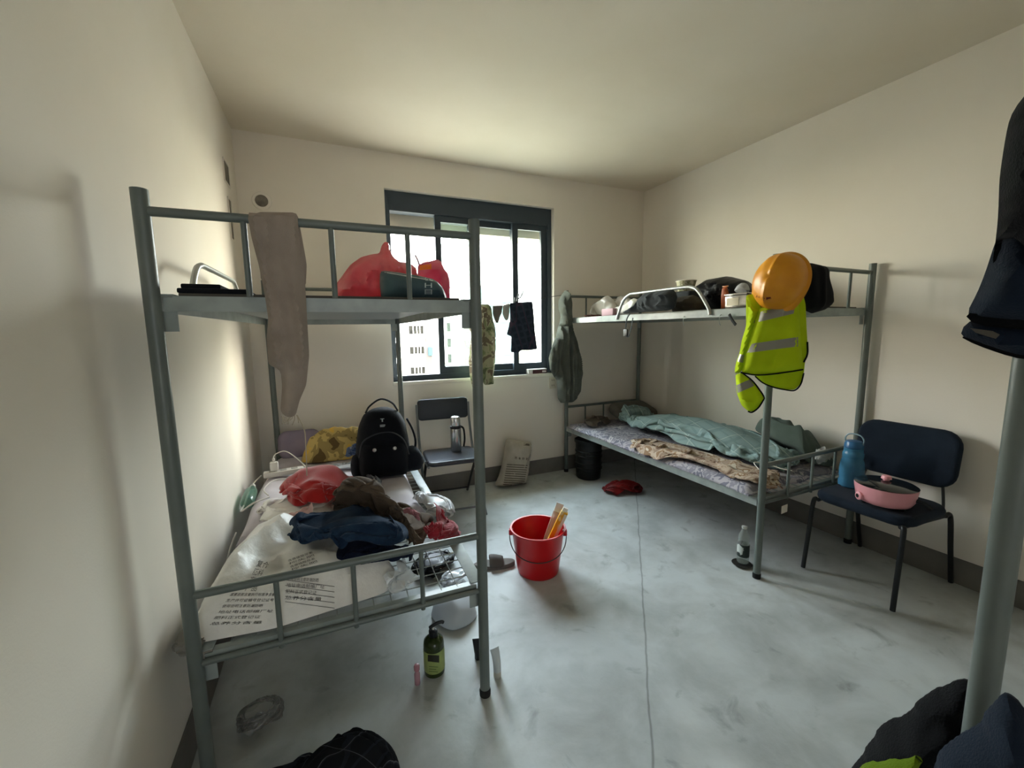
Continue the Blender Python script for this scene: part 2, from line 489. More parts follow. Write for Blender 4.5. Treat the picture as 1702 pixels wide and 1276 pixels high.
def lump(fp, h, floor, n=40, seed=0, power=2.4, shape=.55, ridges=((6, .02), (13, .008)), lip=.004):
    """a soft closed heap: cloth surface swelling over a footprint (cx, cy, ax, ay, angle)"""
    cx, cy, ax, ay, an = fp; c, s = math.cos(an), math.sin(an)
    t = np.arange(n)*2*math.pi/n
    ex = np.sign(np.cos(t))*np.abs(np.cos(t))**(2/power); ey = np.sign(np.sin(t))*np.abs(np.sin(t))**(2/power)
    wob = 1+.10*vnoise(np.stack([np.cos(t)*2, np.sin(t)*2], 1), 1.0, seed+5)
    rr = np.linspace(1, .06, 16); V = []
    for r in rr:
        x, y = ax*ex*r*wob, ay*ey*r*wob
        X = cx+x*c-y*s; Y = cy+x*s+y*c
        P = np.stack([x, y], 1)
        z = h*np.maximum(1-r*r, 0)**shape
        k = min(1, (1-r)*5)
        for i, (sc, a) in enumerate(ridges): z = z + k*a*(1-2*np.abs(vnoise(P, sc, seed+i)))
        V.append(np.stack([X, Y, np.maximum(floor(X, Y), floor(X, Y)+z)+lip], 1))
    V0 = V[0].copy(); V0[:, 2] = floor(V0[:, 0], V0[:, 1])+lip*.5
    return loft([V0]+V)
# ------------------------------------------------------------------ objects
def mesh_obj(name, g, m, sharp=40, sub=0, solid=0.0):
    me = bpy.data.meshes.new(name)
    me.from_pydata([tuple(v) for v in g[0]], [], g[1]); me.validate(); me.update()
    bm = bmesh.new(); bm.from_mesh(me); bmesh.ops.recalc_face_normals(bm, faces=bm.faces[:])
    for f in bm.faces: f.smooth = sharp > 0
    if 0 < sharp < 180:
        a = math.radians(sharp)
        for e_ in bm.edges:
            if len(e_.link_faces) == 2 and e_.calc_face_angle(0) > a: e_.smooth = False
    bm.to_mesh(me); bm.free()
    if m is not None: me.materials.append(m)
    o = bpy.data.objects.new(name, me); COL.objects.link(o)
    if solid:
        md = o.modifiers.new('thickness', 'SOLIDIFY'); md.thickness = solid; md.offset = 0
    if sub:
        md = o.modifiers.new('round', 'SUBSURF'); md.levels = sub; md.render_levels = sub
    return o
_MW = {}
def thing(name, label, cat, loc=(0, 0, 0), rz=0.0, group=None):
    o = bpy.data.objects.new(name, None); COL.objects.link(o)
    o.empty_display_size = 0.1
    o.location = loc; o.rotation_euler = (0, 0, rz); o['label'] = label; o['category'] = cat
    if group: o['group'] = group
    _MW[o.name] = (np.array(loc, float), rz)
    return o
def part(name, g, m, parent, world=True, label=None, **kw):
    """world=True: g is given in world coordinates and brought into the parent's frame"""
    root = parent
    if world:
        while root.name not in _MW and root.parent: root = root.parent
        if root.name in _MW:
            loc, rz = _MW[root.name]
            g = rotz((g[0]-loc, g[1]), -rz)
    o = mesh_obj(name, g, m, **kw); o.parent = parent
    if label: o['label'] = label
    return o
def single(name, g, m, label, cat, group=None, **kw):
    c = g[0].mean(0).copy(); c[2] = g[0][:, 2].min()
    o = mesh_obj(name, (g[0]-c, g[1]), m, **kw); o.location = c
    o['label'] = label; o['category'] = cat
    if group: o['group'] = group
    _MW[o.name] = (c, 0.0)
    return o
def struct(name, g, m, parent=None, **kw):
    if parent is not None: return part(name, g, m, parent, **kw)
    o = mesh_obj(name, g, m, **kw); o['kind'] = 'structure'
    return o
def copy_tree(o, parent=None):
    c = o.copy(); COL.objects.link(c)
    if parent is not None: c.parent = parent
    for ch in list(o.children): copy_tree(ch, c)
    return c
_TX = {}
def glyphs(s, bold=0.0):
    """text as flat triangles, unit height, (V2,F)"""
    key = (s, bold)
    if key in _TX: return _TX[key]
    c = bpy.data.curves.new('txt', 'FONT'); c.body = s; c.offset = bold; c.resolution_u = 2
    o = bpy.data.objects.new('txt', c); COL.objects.link(o)
    dg = bpy.context.evaluated_depsgraph_get(); dg.update()
    me = bpy.data.meshes.new_from_object(o.evaluated_get(dg))
    V = np.array([v.co[:] for v in me.vertices]).reshape(-1, 3); F = [list(p.vertices) for p in me.polygons]
    bpy.data.objects.remove(o); bpy.data.curves.remove(c); bpy.data.meshes.remove(me)
    if len(V):
        V[:, 0] -= V[:, 0].min(); V[:, 1] -= V[:, 1].min(); V = V/max(V[:, 1].max(), 1e-6)
    _TX[key] = (V, F); return V, F
def bvh(g): return BVHTree.FromPolygons([Vector(v) for v in g[0]], g[1])
def cast_on(tree, pxs, off=0.0015, maxd=12):
    """photo pixels -> points on a surface, lifted off it a little"""
    out = []
    for p in pxs:
        d = Vector(ray(p[0], p[1])).normalized(); hit = tree.ray_cast(Vector(CO), d, maxd)
        out.append(None if hit[0] is None else np.array(hit[0]-d*off))
    return out
def print_px(tree, V2, F, quad, off=0.0015):
    """lay flat art (V2 in [0,1]^2) into the pixel quad (bottom-left, bottom-right, top-right, top-left) on a surface"""
    q = [np.array(p, float) for p in quad]
    px = []
    for x, y in np.asarray(V2)[:, :2]:
        px.append((q[0]*(1-x)+q[1]*x)*(1-y)+(q[3]*(1-x)+q[2]*x)*y)
    P = cast_on(tree, px, off)
    ok = [i for i, p in enumerate(P) if p is not None]; mp = {j: k for k, j in enumerate(ok)}
    return (np.array([P[i] for i in ok]).reshape(-1, 3), [[mp[i] for i in f] for f in F if all(i in mp for i in f)])
def strip2(n=10, w=1.0):
    V = [(i/n, j*w) for i in range(n+1) for j in (0, 1)]
    return np.array(V), [[2*i, 2*i+2, 2*i+3, 2*i+1] for i in range(n)]
def text_px(tree, s, quad, off=0.0015, bold=0.0):
    V, F = glyphs(s, bold)
    V = V[:, :2]/np.maximum(V[:, :2].max(0), 1e-6)
    return print_px(tree, V, F, quad, off)

# ------------------------------------------------------------------ the room
def wall_mat(name, c, c2):
    m = mat(name, c, rough=0.9, spec=0.2, col2=c2, nscale=1.3, ndet=5, nlo=0.3, nhi=0.7, bump=0.05, bscale=180)
    return m
m_wall = wall_mat('wall_plaster', '#e9e3db', '#e2dbd0')
m_ceil = wall_mat('ceiling_plaster', '#e4dccf', '#dbd2c2')
m_skirt = mat('skirting_paint', '#77746f', rough=0.7, col2='#6b6864', nscale=6)
SEAM_K, SEAM_C = 0.815, 0.1406
def concrete():
    m = bpy.data.materials.new('concrete_floor'); m.use_nodes = True
    nt = m.node_tree; L = nt.links; b = nt.nodes['Principled BSDF']
    t = nt.nodes.new('ShaderNodeTexCoord')
    def noise(s, d, dist=0.0, rough=.55):
        n = nt.nodes.new('ShaderNodeTexNoise'); n.inputs['Scale'].default_value = s; n.inputs['Detail'].default_value = d
        n.inputs['Distortion'].default_value = dist; n.inputs['Roughness'].default_value = rough
        L.new(t.outputs['Object'], n.inputs['Vector']); return n
    def ramp(src, p0, c0, p1, c1):
        r = nt.nodes.new('ShaderNodeValToRGB'); e = r.color_ramp.elements
        e[0].position = p0; e[0].color = (*lin(c0), 1); e[1].position = p1; e[1].color = (*lin(c1), 1)
        L.new(src, r.inputs[0]); return r
    def mul(a, b_, f=1.0):
        x = nt.nodes.new('ShaderNodeMix'); x.data_type = 'RGBA'; x.blend_type = 'MULTIPLY'; x.inputs[0].default_value = f
        L.new(a, x.inputs[6]); L.new(b_, x.inputs[7]); return x.outputs[2]
    base = ramp(noise(1.1, 6, .4).outputs['Fac'], .3, '#b0b6b6', .7, '#cbd0cf')
    blot = ramp(noise(3.2, 7, .3, .6).outputs['Fac'], .30, '#b4b2ac', .60, '#ffffff')
    mark = ramp(noise(7.0, 5, .5).outputs['Fac'], .24, '#8a8883', .40, '#ffffff')
    c = mul(base.outputs[0], blot.outputs[0], .6); c = mul(c, mark.outputs[0], .55)
    # hairline joint running into the room
    sp = nt.nodes.new('ShaderNodeSeparateXYZ'); L.new(t.outputs['Object'], sp.inputs[0])
    ma = nt.nodes.new('ShaderNodeMath'); ma.operation = 'MULTIPLY_ADD'; ma.inputs[1].default_value = -SEAM_K; ma.inputs[2].default_value = -SEAM_C - .015
    L.new(sp.outputs['Y'], ma.inputs[0])
    wob = nt.nodes.new('ShaderNodeMath'); wob.operation = 'MULTIPLY_ADD'; wob.inputs[1].default_value = 0.03
    L.new(noise(5, 3).outputs['Fac'], wob.inputs[0]); L.new(ma.outputs[0], wob.inputs[2])
    ad = nt.nodes.new('ShaderNodeMath'); ad.operation = 'ADD'; L.new(sp.outputs['X'], ad.inputs[0]); L.new(wob.outputs[0], ad.inputs[1])
    ab = nt.nodes.new('ShaderNodeMath'); ab.operation = 'ABSOLUTE'; L.new(ad.outputs[0], ab.inputs[0])
    jr = ramp(ab.outputs[0], .0015, '#8f8d88', .007, '#ffffff')
    c = mul(c, jr.outputs[0], .7)
    L.new(c, b.inputs['Base Color'])
    rr = nt.nodes.new('ShaderNodeMapRange'); rr.inputs['To Min'].default_value = .38; rr.inputs['To Max'].default_value = .62
    L.new(noise(2.5, 5).outputs['Fac'], rr.inputs['Value']); L.new(rr.outputs[0], b.inputs['Roughness'])
    b.inputs['Specular IOR Level'].default_value = .35
    bp = nt.nodes.new('ShaderNodeBump'); bp.inputs['Strength'].default_value = .08; bp.inputs['Distance'].default_value = .01
    L.new(noise(40, 4).outputs['Fac'], bp.inputs['Height']); L.new(bp.outputs[0], b.inputs['Normal'])
    return m
m_floor = concrete()
T = 0.22
struct('floor', G(box(XL-T, XR+T, YN-T, YB+T, -0.2, 0), box(-1.6, 2.0, -3.0, YN-T, -.2, 0)), m_floor, sharp=0)
struct('ceiling', G(box(XL-T, XR+T, YN-T, YB+T, ZC, ZC+.2), box(-1.6, 2.0, -3.0, YN-T, ZC, ZC+.2)), m_ceil, sharp=0)
# left wall with two shallow recesses for wall boxes
rec = [(3.075, 3.20, 2.335, 2.43), (3.09, 3.20, 2.02, 2.20)]
struct('wall_left', box(XL-T, XL, YN-T, YB+T, 0, ZC), m_wall, sharp=0)
struct('wall_right', box(XR, XR+T, YN-T, YB+T, 0, ZC), m_wall, sharp=0)
DX0, DX1, DZ = -.32, .62, 2.08      # unseen doorway and corridor behind the camera, added to carry the fill light
struct('wall_near', G(box(XL, DX0, YN-T, YN, 0, ZC), box(DX1, XR, YN-T, YN, 0, ZC), box(DX0, DX1, YN-T, YN, DZ, ZC)), m_wall, sharp=0)
struct('wall_corridor', G(box(-1.4, 1.8, -3.0, -2.8, 0, ZC), box(-1.6, -1.4, -3.0, YN-T, 0, ZC), box(1.8, 2.0, -3.0, YN-T, 0, ZC),
                          box(-1.4, XL-T, YN-T, YN-T+.1, 0, ZC)), m_wall, sharp=0)
struct('wall_back', G(box(XL, WX0, YB, YB+T, 0, ZC), box(WX1, XR, YB, YB+T, 0, ZC),
                      box(WX0, WX1, YB, YB+T, 0, WZ0), box(WX0, WX1, YB, YB+T, WZ1, ZC)), m_wall, sharp=0)
struct('baseboard_back', box(XL+.006, XR-.006, YB-.006, YB, 0, .1415), m_skirt, sharp=0)
struct('baseboard_left', box(XL, XL+.006, YN, YB, 0, .1415), m_skirt, sharp=0)
struct('baseboard_right', box(XR-.006, XR, YN, YB, 0, .1415), m_skirt, sharp=0)
m_sill = mat('window_board', '#efe9dc', rough=.6, bump=.05, bscale=90)
struct('trim_1', box(WX0-.004, WX1+.004, YB-.008, YB+.20, WZ0-.03, WZ0, .004), m_sill)

# window: dark aluminium sliding sashes
m_alu = mat('dark_aluminium', '#343f49', rough=.42, metal=.15, spec=.5)
m_glass = film('window_glass', '#dfeae6', amount=.93, rough=.03)
win = struct('window_1', G(box(WX0, WX0+.04, YB+.05, YB+.15, WZ0, WZ1), box(WX1-.045, WX1, YB+.05, YB+.15, WZ0, WZ1),
                           box(WX0+.04, WX1-.045, YB+.05, YB+.15, WZ0, WZ0+.045), box(WX0+.04, WX1-.045, YB+.05, YB+.15, WZ1-.15, WZ1),
                           box(1.215, 1.265, YB+.052, YB+.148, WZ0+.045, WZ1-.15)), m_alu, sharp=20)
def sash(x0, x1, y, s0, s1):
    b0 = .058
    f = part('sash', G(box(x0, x0+s0, y, y+.03, WZ0+.045, WZ1-.15), box(x1-s1, x1, y, y+.03, WZ0+.045, WZ1-.15),
                       box(x0+s0, x1-s1, y, y+.03, WZ0+.045, WZ0+.045+b0), box(x0+s0, x1-s1, y, y+.03, WZ1-.20, WZ1-.15)), m_alu, win, sharp=20)
    part('pane', box(x0+s0, x1-s1, y+.012, y+.018, WZ0+.045+b0, WZ1-.20), m_glass, f, sharp=0)
    return f
sash(.896, 1.232, YB+.065, .05, .04)
sash(.905, 1.24, YB+.105, .045, .04)      # the open left sash, slid behind its neighbour
sash(1.245, 1.665, YB+.105, .045, .055)
sash(1.606, 1.958, YB+.065, .055, .06)
part('handle', G(tube(smooth_path([(1.632, YB+.06, 1.66), (1.632, YB+.03, 1.68), (1.64, YB+.02, 1.73)]), .008, 8),
                 tube(smooth_path([(1.632, YB+.03, 1.68), (1.66, YB+.015, 1.70), (1.685, YB+.01, 1.75)]), .006, 8),
                 box(1.615, 1.65, YB+.05, YB+.066, 1.62, 1.70, .004)), mat('handle_black', '#22262a', rough=.5), win)
part('hinge', G(bar((1.962, YB+.045, 2.32), (1.962, YB+.045, 2.37), .008)), m_alu, win)

# outside: overhanging slab above the window, facing blocks of flats
m_conc = mat('outside_render', '#cfc6b4', rough=.9)
struct('trim_2', box(-.2, 3.2, YB+T, YB+T+.26, 2.27, 2.56), m_conc, sharp=0)
m_fac = mat('facade_paint', '#e8e2d8', rough=.9)
m_fac2 = mat('facade_netting', '#3c5a55', rough=.9, spec=.05, col2='#65706e', nscale=.12, ndet=6)
m_fwin = mat('facade_window', '#141310', rough=.6, spec=.05, col2='#23211b', nscale=1.2)
m_fshade = mat('facade_shade', '#3a3631', rough=.9)  # shade put into a dark base colour
m_awn = mat('blue_board', '#1c5680', rough=.6)
def fx(px, Y): return float(at(px, 580, y=Y)[0])
def fz(py, px, Y): return float(at(px, py, y=Y)[2])
Y1 = 58.0
b1 = thing('apartment_building', 'pale block of flats seen through the open left half of the window', 'building', (fx(700, Y1), Y1, -18))
part('wall', box(fx(652, Y1)-9, fx(734, Y1), Y1, Y1+10, -18, 16), m_fac, b1, sharp=0)
part('recess_shade', box(fx(707, Y1), fx(717, Y1), Y1-.35, Y1+.02, -18, 15.5), m_fshade, b1, sharp=0)  # dark strip on the wall, painted as a recess in shade
for row in (-1, 0, 1, 2):
    y0, y1 = 576+34*row, 588+34*row
    if row == -1: y0, y1 = 541, 555
    w = part('window', box(fx(681, Y1), fx(705, Y1), Y1-.06, Y1+.02, fz(y1, 690, Y1), fz(y0, 690, Y1)), m_fwin, b1, sharp=0)
    part('mullion', G(*[box(fx(x, Y1)-.05, fx(x, Y1)+.05, Y1-.12, Y1-.06, fz(y1, 690, Y1), fz(y0, 690, Y1)) for x in (688, 694, 699)]), m_fac, w, sharp=0)
    part('ledge', box(fx(676, Y1), fx(735, Y1), Y1-.3, Y1, fz(y0, 690, Y1)+1.15, fz(y0, 690, Y1)+1.3), m_fac, b1, sharp=0)
    part('window', box(fx(655, Y1), fx(660, Y1), Y1-.06, Y1+.02, fz(y1+6, 657, Y1), fz(y0-6, 657, Y1)), m_fwin, b1, sharp=0)
part('sign_board', box(fx(711, Y1), fx(718, Y1), Y1-.6, Y1-.4, fz(590, 714, Y1), fz(577, 714, Y1)), m_awn, b1, sharp=0)
Y2 = 66.0
b2 = thing('apartment_building', 'pale block of flats behind the second window pane', 'building', (fx(768, Y2), Y2, -18))
part('wall', box(fx(735, Y2), fx(797, Y2), Y2, Y2+10, -18, 15), m_fac, b2, sharp=0)
for row in range(4):
    y0 = 536+26*row
    part('window', box(fx(744, Y2), fx(750, Y2), Y2-.06, Y2+.02, fz(y0+15, 747, Y2), fz(y0, 747, Y2)), m_fwin, b2, sharp=0)
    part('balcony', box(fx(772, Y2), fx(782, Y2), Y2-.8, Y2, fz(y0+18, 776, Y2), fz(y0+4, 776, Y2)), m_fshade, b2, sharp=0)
Y3 = 72.0
b3 = thing('apartment_building', 'pale green netted tower under construction behind the right half of the window', 'building', (fx(840, Y3), Y3, -18))
part('netting', box(fx(799, Y3), fx(858, Y3), Y3, Y3+10, -18, 9.5), m_fac2, b3, sharp=0)
for k in range(5): part('floor_slab', box(fx(799, Y3), fx(858, Y3), Y3-.3, Y3, -6+3*k, -5.7+3*k), m_fac, b3, sharp=0)
struct('ground_outside', box(-150, 200, 8, 260, -18.5, -18), mat('street', '#857d6c', rough=.95), sharp=0)

# pipe sleeve in the back wall, recessed boxes in the left wall
c = at(435, 334, y=YB)
t = thing('pipe_sleeve', 'round grey pipe hole with plaster ring high on the back wall near the left corner', 'pipe hole', (c[0], YB, c[2]))
Rb = np.array(Matrix.Rotation(math.radians(90), 3, 'X'))
part('ring', lathe([(.040, 0), (.062, .0), (.058, .006), (.042, .007), (.040, 0)], c=(c[0], YB, c[2]), R=Rb), m_wall, t)
part('cap', lathe([(.0, .001), (.039, .001), (.040, .005), (.034, .0045), (.0, .003)], c=(c[0], YB, c[2]), R=Rb), mat('pipe_grey', '#8d857a', rough=.8, col2='#5e574f', nscale=14), t)
def wall_box(y0, y1, z0, z1, label):
    t = thing('wall_box', label, 'wall box', (XL, (y0+y1)/2, z0), 0, None)
    part('shade_plate', box(XL, XL+.004, y0, y1, z0, z1, .002), mat('box_shadowed', '#7d7467', rough=.9, col2='#6a6257', nscale=15), t)  # flat plate, the shade inside a recess put into its dark colour
    part('rim', G(box(XL, XL+.008, y0-.006, y0, z0-.006, z1+.006), box(XL, XL+.008, y1, y1+.006, z0-.006, z1+.006),
                  box(XL, XL+.008, y0, y1, z1, z1+.006), box(XL, XL+.008, y0, y1, z0-.006, z0)), m_wall, t, sharp=20)
wall_box(3.09, 3.24, 2.31, 2.43, 'upper square socket box in the left wall near the ceiling corner')
wall_box(3.13, 3.21, 1.98, 2.22, 'tall narrow box in the left wall below the square socket box')
c = at(918, 636, y=YB)
t = thing('wall_socket', 'small cream socket on the back wall behind the hanging hooded jacket', 'socket', (c[0], YB, c[2]-.05))
part('plate', box(c[0]-.035, c[0]+.035, YB-.012, YB, c[2]-.055, c[2]+.055, .003), mat('socket_cream', '#cfc6b2', rough=.5), t)
for hx_ in ([box(c[0]-.012+dx, c[0]-.008+dx, YB-.0135, YB-.0115, c[2]+dz, c[2]+dz+.014) for dx in (0, .02) for dz in (-.03, .02)]): part('hole', hx_, mat('hole_dark', '#222222', rough=.9), t, sharp=0)

# ------------------------------------------------------------------ bunk beds
m_steel = mat('bed_grey_paint', '#676f6b', rough=.38, spec=.5, col2='#5b6460', nscale=9, nlo=.4, nhi=.75)
m_beam = mat('bed_beam_paint', '#9aa3a0', rough=.35, spec=.5, col2='#868f8c', nscale=12)
m_wire = mat('mesh_wire', '#a9adab', rough=.35, metal=.6)
m_board = mat('bed_board', '#5a5650', rough=.8, col2='#4a4741', nscale=5)
BW, BL, BH, ZU, ZUR, ZL, ZLR = .885, 2.0, 1.7606, 1.502, 1.708, .460, .650
def make_bed(label, loc, rz):
    t = thing('bunk_bed', label, 'bunk bed', loc, rz, 'grey steel bunk beds')
    P = lambda n, g, m, par=None, **k: part(n, g, m, par or t, world=False, **k)
    R = .019
    for x in (0, BW):
        for y in (0, BL):
            p = P('post', G(bar((x, y, .012), (x, y, BH), R, 16)), m_steel)
            P('foot_cap', lathe([(.0, 0), (.021, 0), (.022, .02), (.0195, .03)], c=(x, y, 0), n=16), mat('rubber_black', '#1d1d1d', rough=.8), p)
    for y in (0, BL):
        for zt, zb, n in ((ZUR, ZU-.005, 'upper_end_rail'), (ZLR, ZL-.02, 'lower_end_rail')):
            r = P(n, G(bar((R*.8, y, zt), (BW-R*.8, y, zt), .0125, 12)), m_steel)
            for k in (1, 2, 3):
                P('upright', bar((BW*k/4, y, zb-.02 if zt < 1 else zb), (BW*k/4, y, zt-.008), .008, 10), m_steel, r)
        P('cross_tube', bar((R*.8, y, ZL-.025), (BW-R*.8, y, ZL-.025), .0095, 10), m_steel)
    for z, w in ((ZU, .046), (ZL, .046)):
        for x, s in ((0, 1), (BW, -1)):
            xo = x+s*(-.010) ; xi = x+s*.04
            P('side_beam', G(box(min(xo, xi), max(xo, xi), R, BL-R, z-.004, z, .001), box(min(xo, xo+s*.004), max(xo, xo+s*.004), R, BL-R, z-w, z-.004)), m_beam)
        for y, s in ((0, 1), (BL, -1)):
            yi = y+s*.04; yo = y+s*.014
            P('end_beam', G(box(.04, BW-.04, min(yo, yi), max(yo, yi), z-.009, z-.005), box(R, BW-R, min(yo, yo+s*.004), max(yo, yo+s*.004), z-w, z-.009)), m_beam)
        for x, s in ((0, 1), (BW, -1)):
            for y, q in ((0, 1), (BL, -1)):
                P('bracket', box(min(x+s*.008, x+s*.045), max(x+s*.008, x+s*.045), min(y+q*.02, y+q*.024), max(y+q*.02, y+q*.024), z-.10, z-.046), m_beam)
        nx, ny = 14, 32
        P('wire_mesh', G(*[bar((.03+(BW-.06)*i/nx, .03, z-.006), (.03+(BW-.06)*i/nx, BL-.03, z-.006), .0022, 5) for i in range(1, nx)],
                         *[bar((.03, .03+(BL-.06)*j/ny, z-.0095), (BW-.03, .03+(BL-.06)*j/ny, z-.0095), .0022, 5) for j in range(1, ny)]), m_wire, sharp=0)
    P('bed_board', box(.045, BW-.045, .045, BL-.045, ZU-.003, ZU+.005, .001), m_board)
    P('guard_rail', tube(smooth_path([(-.016, .375, ZU-.03), (-.016, .39, ZU+.01), (-.014, .47, ZU+.115), (-.012, .53, ZU+.145), (-.012, .62, ZU+.15),
                                      (-.012, 1.02, ZU+.15), (-.014, 1.10, ZU+.145), (-.016, 1.17, ZU+.10), (-.016, 1.24, ZU-.03)], 5), .0105, 10), m_wire)
    return t
bed_l = make_bed('bunk bed along the left wall, heaped with clothes below and red bags above', (-.4073, 1.3965, 0), -.022)
bed_r = copy_tree(bed_l); bed_r.location = (2.1275, 1.454, 0); bed_r.rotation_euler = (0, 0, .0132)
bed_r['label'] = 'bunk bed along the right wall, with a helmet and lime vest on its front post'
bed_n = copy_tree(bed_l); bed_n.location = (1.005, .268, 0); bed_n.rotation_euler = (0, 0, -math.pi/2)
bed_n['label'] = 'nearest bunk bed at the right edge, only its corner post showing beside dark clothes'
for b_, l_, z_ in ((bed_r, (2.1275, 1.454, 0), .0132), (bed_n, (1.005, .268, 0), -math.pi/2)): _MW[b_.name] = (np.array(l_), z_)

# ------------------------------------------------------------------ cloth materials
def cloth(name, c, c2=None, ns=14, thin=0.0, bump=.25, bs=260, rough=.9, sheen=.04, **k):
    return mat(name, c, rough=rough, spec=.15, col2=c2, nscale=ns, bump=bump, bscale=bs, thin=thin, sheen=sheen, **k)
def plaid(name, base, line, line2, s=26.0, w=.12, rotz_=.4):
    if name in _M: return _M[name]
    m = bpy.data.materials.new(name); m.use_nodes = True
    nt = m.node_tree; L = nt.links; b = nt.nodes['Principled BSDF']; b.inputs['Roughness'].default_value = .9; b.inputs['Specular IOR Level'].default_value = .15
    t = nt.nodes.new('ShaderNodeTexCoord'); mp = nt.nodes.new('ShaderNodeMapping'); mp.inputs['Rotation'].default_value = (0.3, .2, rotz_)
    L.new(t.outputs['Object'], mp.inputs[0]); sp = nt.nodes.new('ShaderNodeSeparateXYZ'); L.new(mp.outputs[0], sp.inputs[0])
    def band(src, sc, th):
        a = nt.nodes.new('ShaderNodeMath'); a.operation = 'MULTIPLY'; a.inputs[1].default_value = sc; L.new(src, a.inputs[0])
        f = nt.nodes.new('ShaderNodeMath'); f.operation = 'FRACT'; L.new(a.outputs[0], f.inputs[0])
        l = nt.nodes.new('ShaderNodeMath'); l.operation = 'LESS_THAN'; l.inputs[1].default_value = th; L.new(f.outputs[0], l.inputs[0]); return l.outputs[0]
    def mix(f, a, c):
        x = nt.nodes.new('ShaderNodeMix'); x.data_type = 'RGBA'; L.new(f, x.inputs[0])
        if isinstance(a, tuple): x.inputs[6].default_value = (*a, 1)
        else: L.new(a, x.inputs[6])
        x.inputs[7].default_value = (*lin(c), 1); return x.outputs[2]
    c = mix(band(sp.outputs['X'], s, w*2.4), lin(base), line2)
    c = mix(band(sp.outputs['Z'], s, w*2.4), c, line2)
    c = mix(band(sp.outputs['X'], s*.5, w*.5), c, line); c = mix(band(sp.outputs['Y'], s*.5, w*.5), c, line)
    L.new(c, b.inputs['Base Color']); _M[name] = m; return m
def camo(name, cols, s=16):
    if name in _M: return _M[name]
    m = bpy.data.materials.new(name); m.use_nodes = True
    nt = m.node_tree; L = nt.links; b = nt.nodes['Principled BSDF']; b.inputs['Roughness'].default_value = .9; b.inputs['Specular IOR Level'].default_value = .15
    t = nt.nodes.new('ShaderNodeTexCoord'); n = nt.nodes.new('ShaderNodeTexNoise'); n.inputs['Scale'].default_value = s; n.inputs['Detail'].default_value = 2.5
    n.inputs['Distortion'].default_value = .8
    L.new(t.outputs['Object'], n.inputs['Vector']); r = nt.nodes.new('ShaderNodeValToRGB'); r.color_ramp.interpolation = 'CONSTANT'
    e = r.color_ramp.elements; e[0].position = 0; e[0].color = (*lin(cols[0]), 1); e[1].position = .62; e[1].color = (*lin(cols[-1]), 1)
    for i, cc in enumerate(cols[1:-1]): q = e.new(.40+.22*i/max(1, len(cols)-2)); q.color = (*lin(cc), 1)
    L.new(n.outputs['Fac'], r.inputs[0]); L.new(r.outputs[0], b.inputs['Base Color']); _M[name] = m; return m

ZM = .462           # top of the lower wire mesh
# ------------------------------------------------------------------ left bed, lower bunk
m_quilt = cloth('quilt_lilac_grey', '#cfc8cc', '#b8b1b7', ns=5)
_a = -.022
def onl(a, b, z=0.0):     # point of the left bed: a across, b along
    return np.array([-.4073+a*math.cos(_a)-b*math.sin(_a), 1.3965+a*math.sin(_a)+b*math.cos(_a), z])
PILE = Pile(-.62, .72, 1.2, 3.6, ZM)
# thin quilt with stitched channels, its left edge lapping over the frame
def quilt_pad(x0, x1, y0, y1, z, t, nx, ny, seed, wob=.02, bumpf=None, loc=onl):
    V, F = [], []
    for k, zz in enumerate((1, 0)):
        for i in range(nx+1):
            for j in range(ny+1):
                u, v = i/nx, j/ny
                x = x0+(x1-x0)*u + wob*float(vnoise([[v*5+1, u*2]], 1, seed)[0])*(abs(u-.5)*2)**2
                y = y0+(y1-y0)*v + wob*float(vnoise([[u*5+7, v*2]], 1, seed+3)[0])*(abs(v-.5)*2)**2
                e_ = min(u, 1-u, v*2, (1-v)*2)/.06; s = math.sqrt(max(0, 1-(1-min(1, e_))**2))
                h = t*(.25+.75*s) + (bumpf(x, y) if bumpf else 0)*min(1, e_)
                p = loc(x, y); V.append((p[0], p[1], z+h if zz else z))
    n1 = (nx+1)*(ny+1)
    for i in range(nx):
        for j in range(ny):
            a = i*(ny+1)+j; q = [a, a+ny+1, a+ny+2, a+1]
            F.append(q); F.append([p+n1 for p in q[::-1]])
    rim = [i*(ny+1) for i in range(nx+1)] + [nx*(ny+1)+j for j in range(1, ny+1)] + [i*(ny+1)+ny for i in range(nx-1, -1, -1)] + [j for j in range(ny-1, 0, -1)]
    for k in range(len(rim)):
        a, b = rim[k], rim[(k+1) % len(rim)]; F.append([a, a+n1, b+n1, b])
    return np.array(V), F
qb = lambda x, y: .010*math.cos(y*26+3*x)*.5 + .008*float(vnoise([[x, y]], 7, 3)[0]) + .012*(1-2*abs(float(vnoise([[x, y]], 3.2, 8)[0])))
single('quilt', PILE.add(quilt_pad(-.03, .80, .68, 1.93, ZM, .040, 36, 70, 4, bumpf=qb)), m_quilt,
       'thin lilac-grey stitched quilt spread on the left lower bunk', 'quilt')
def zq(x, y): return np.full_like(x, ZM+.045)
def zmesh(x, y): return np.full_like(x, ZM)

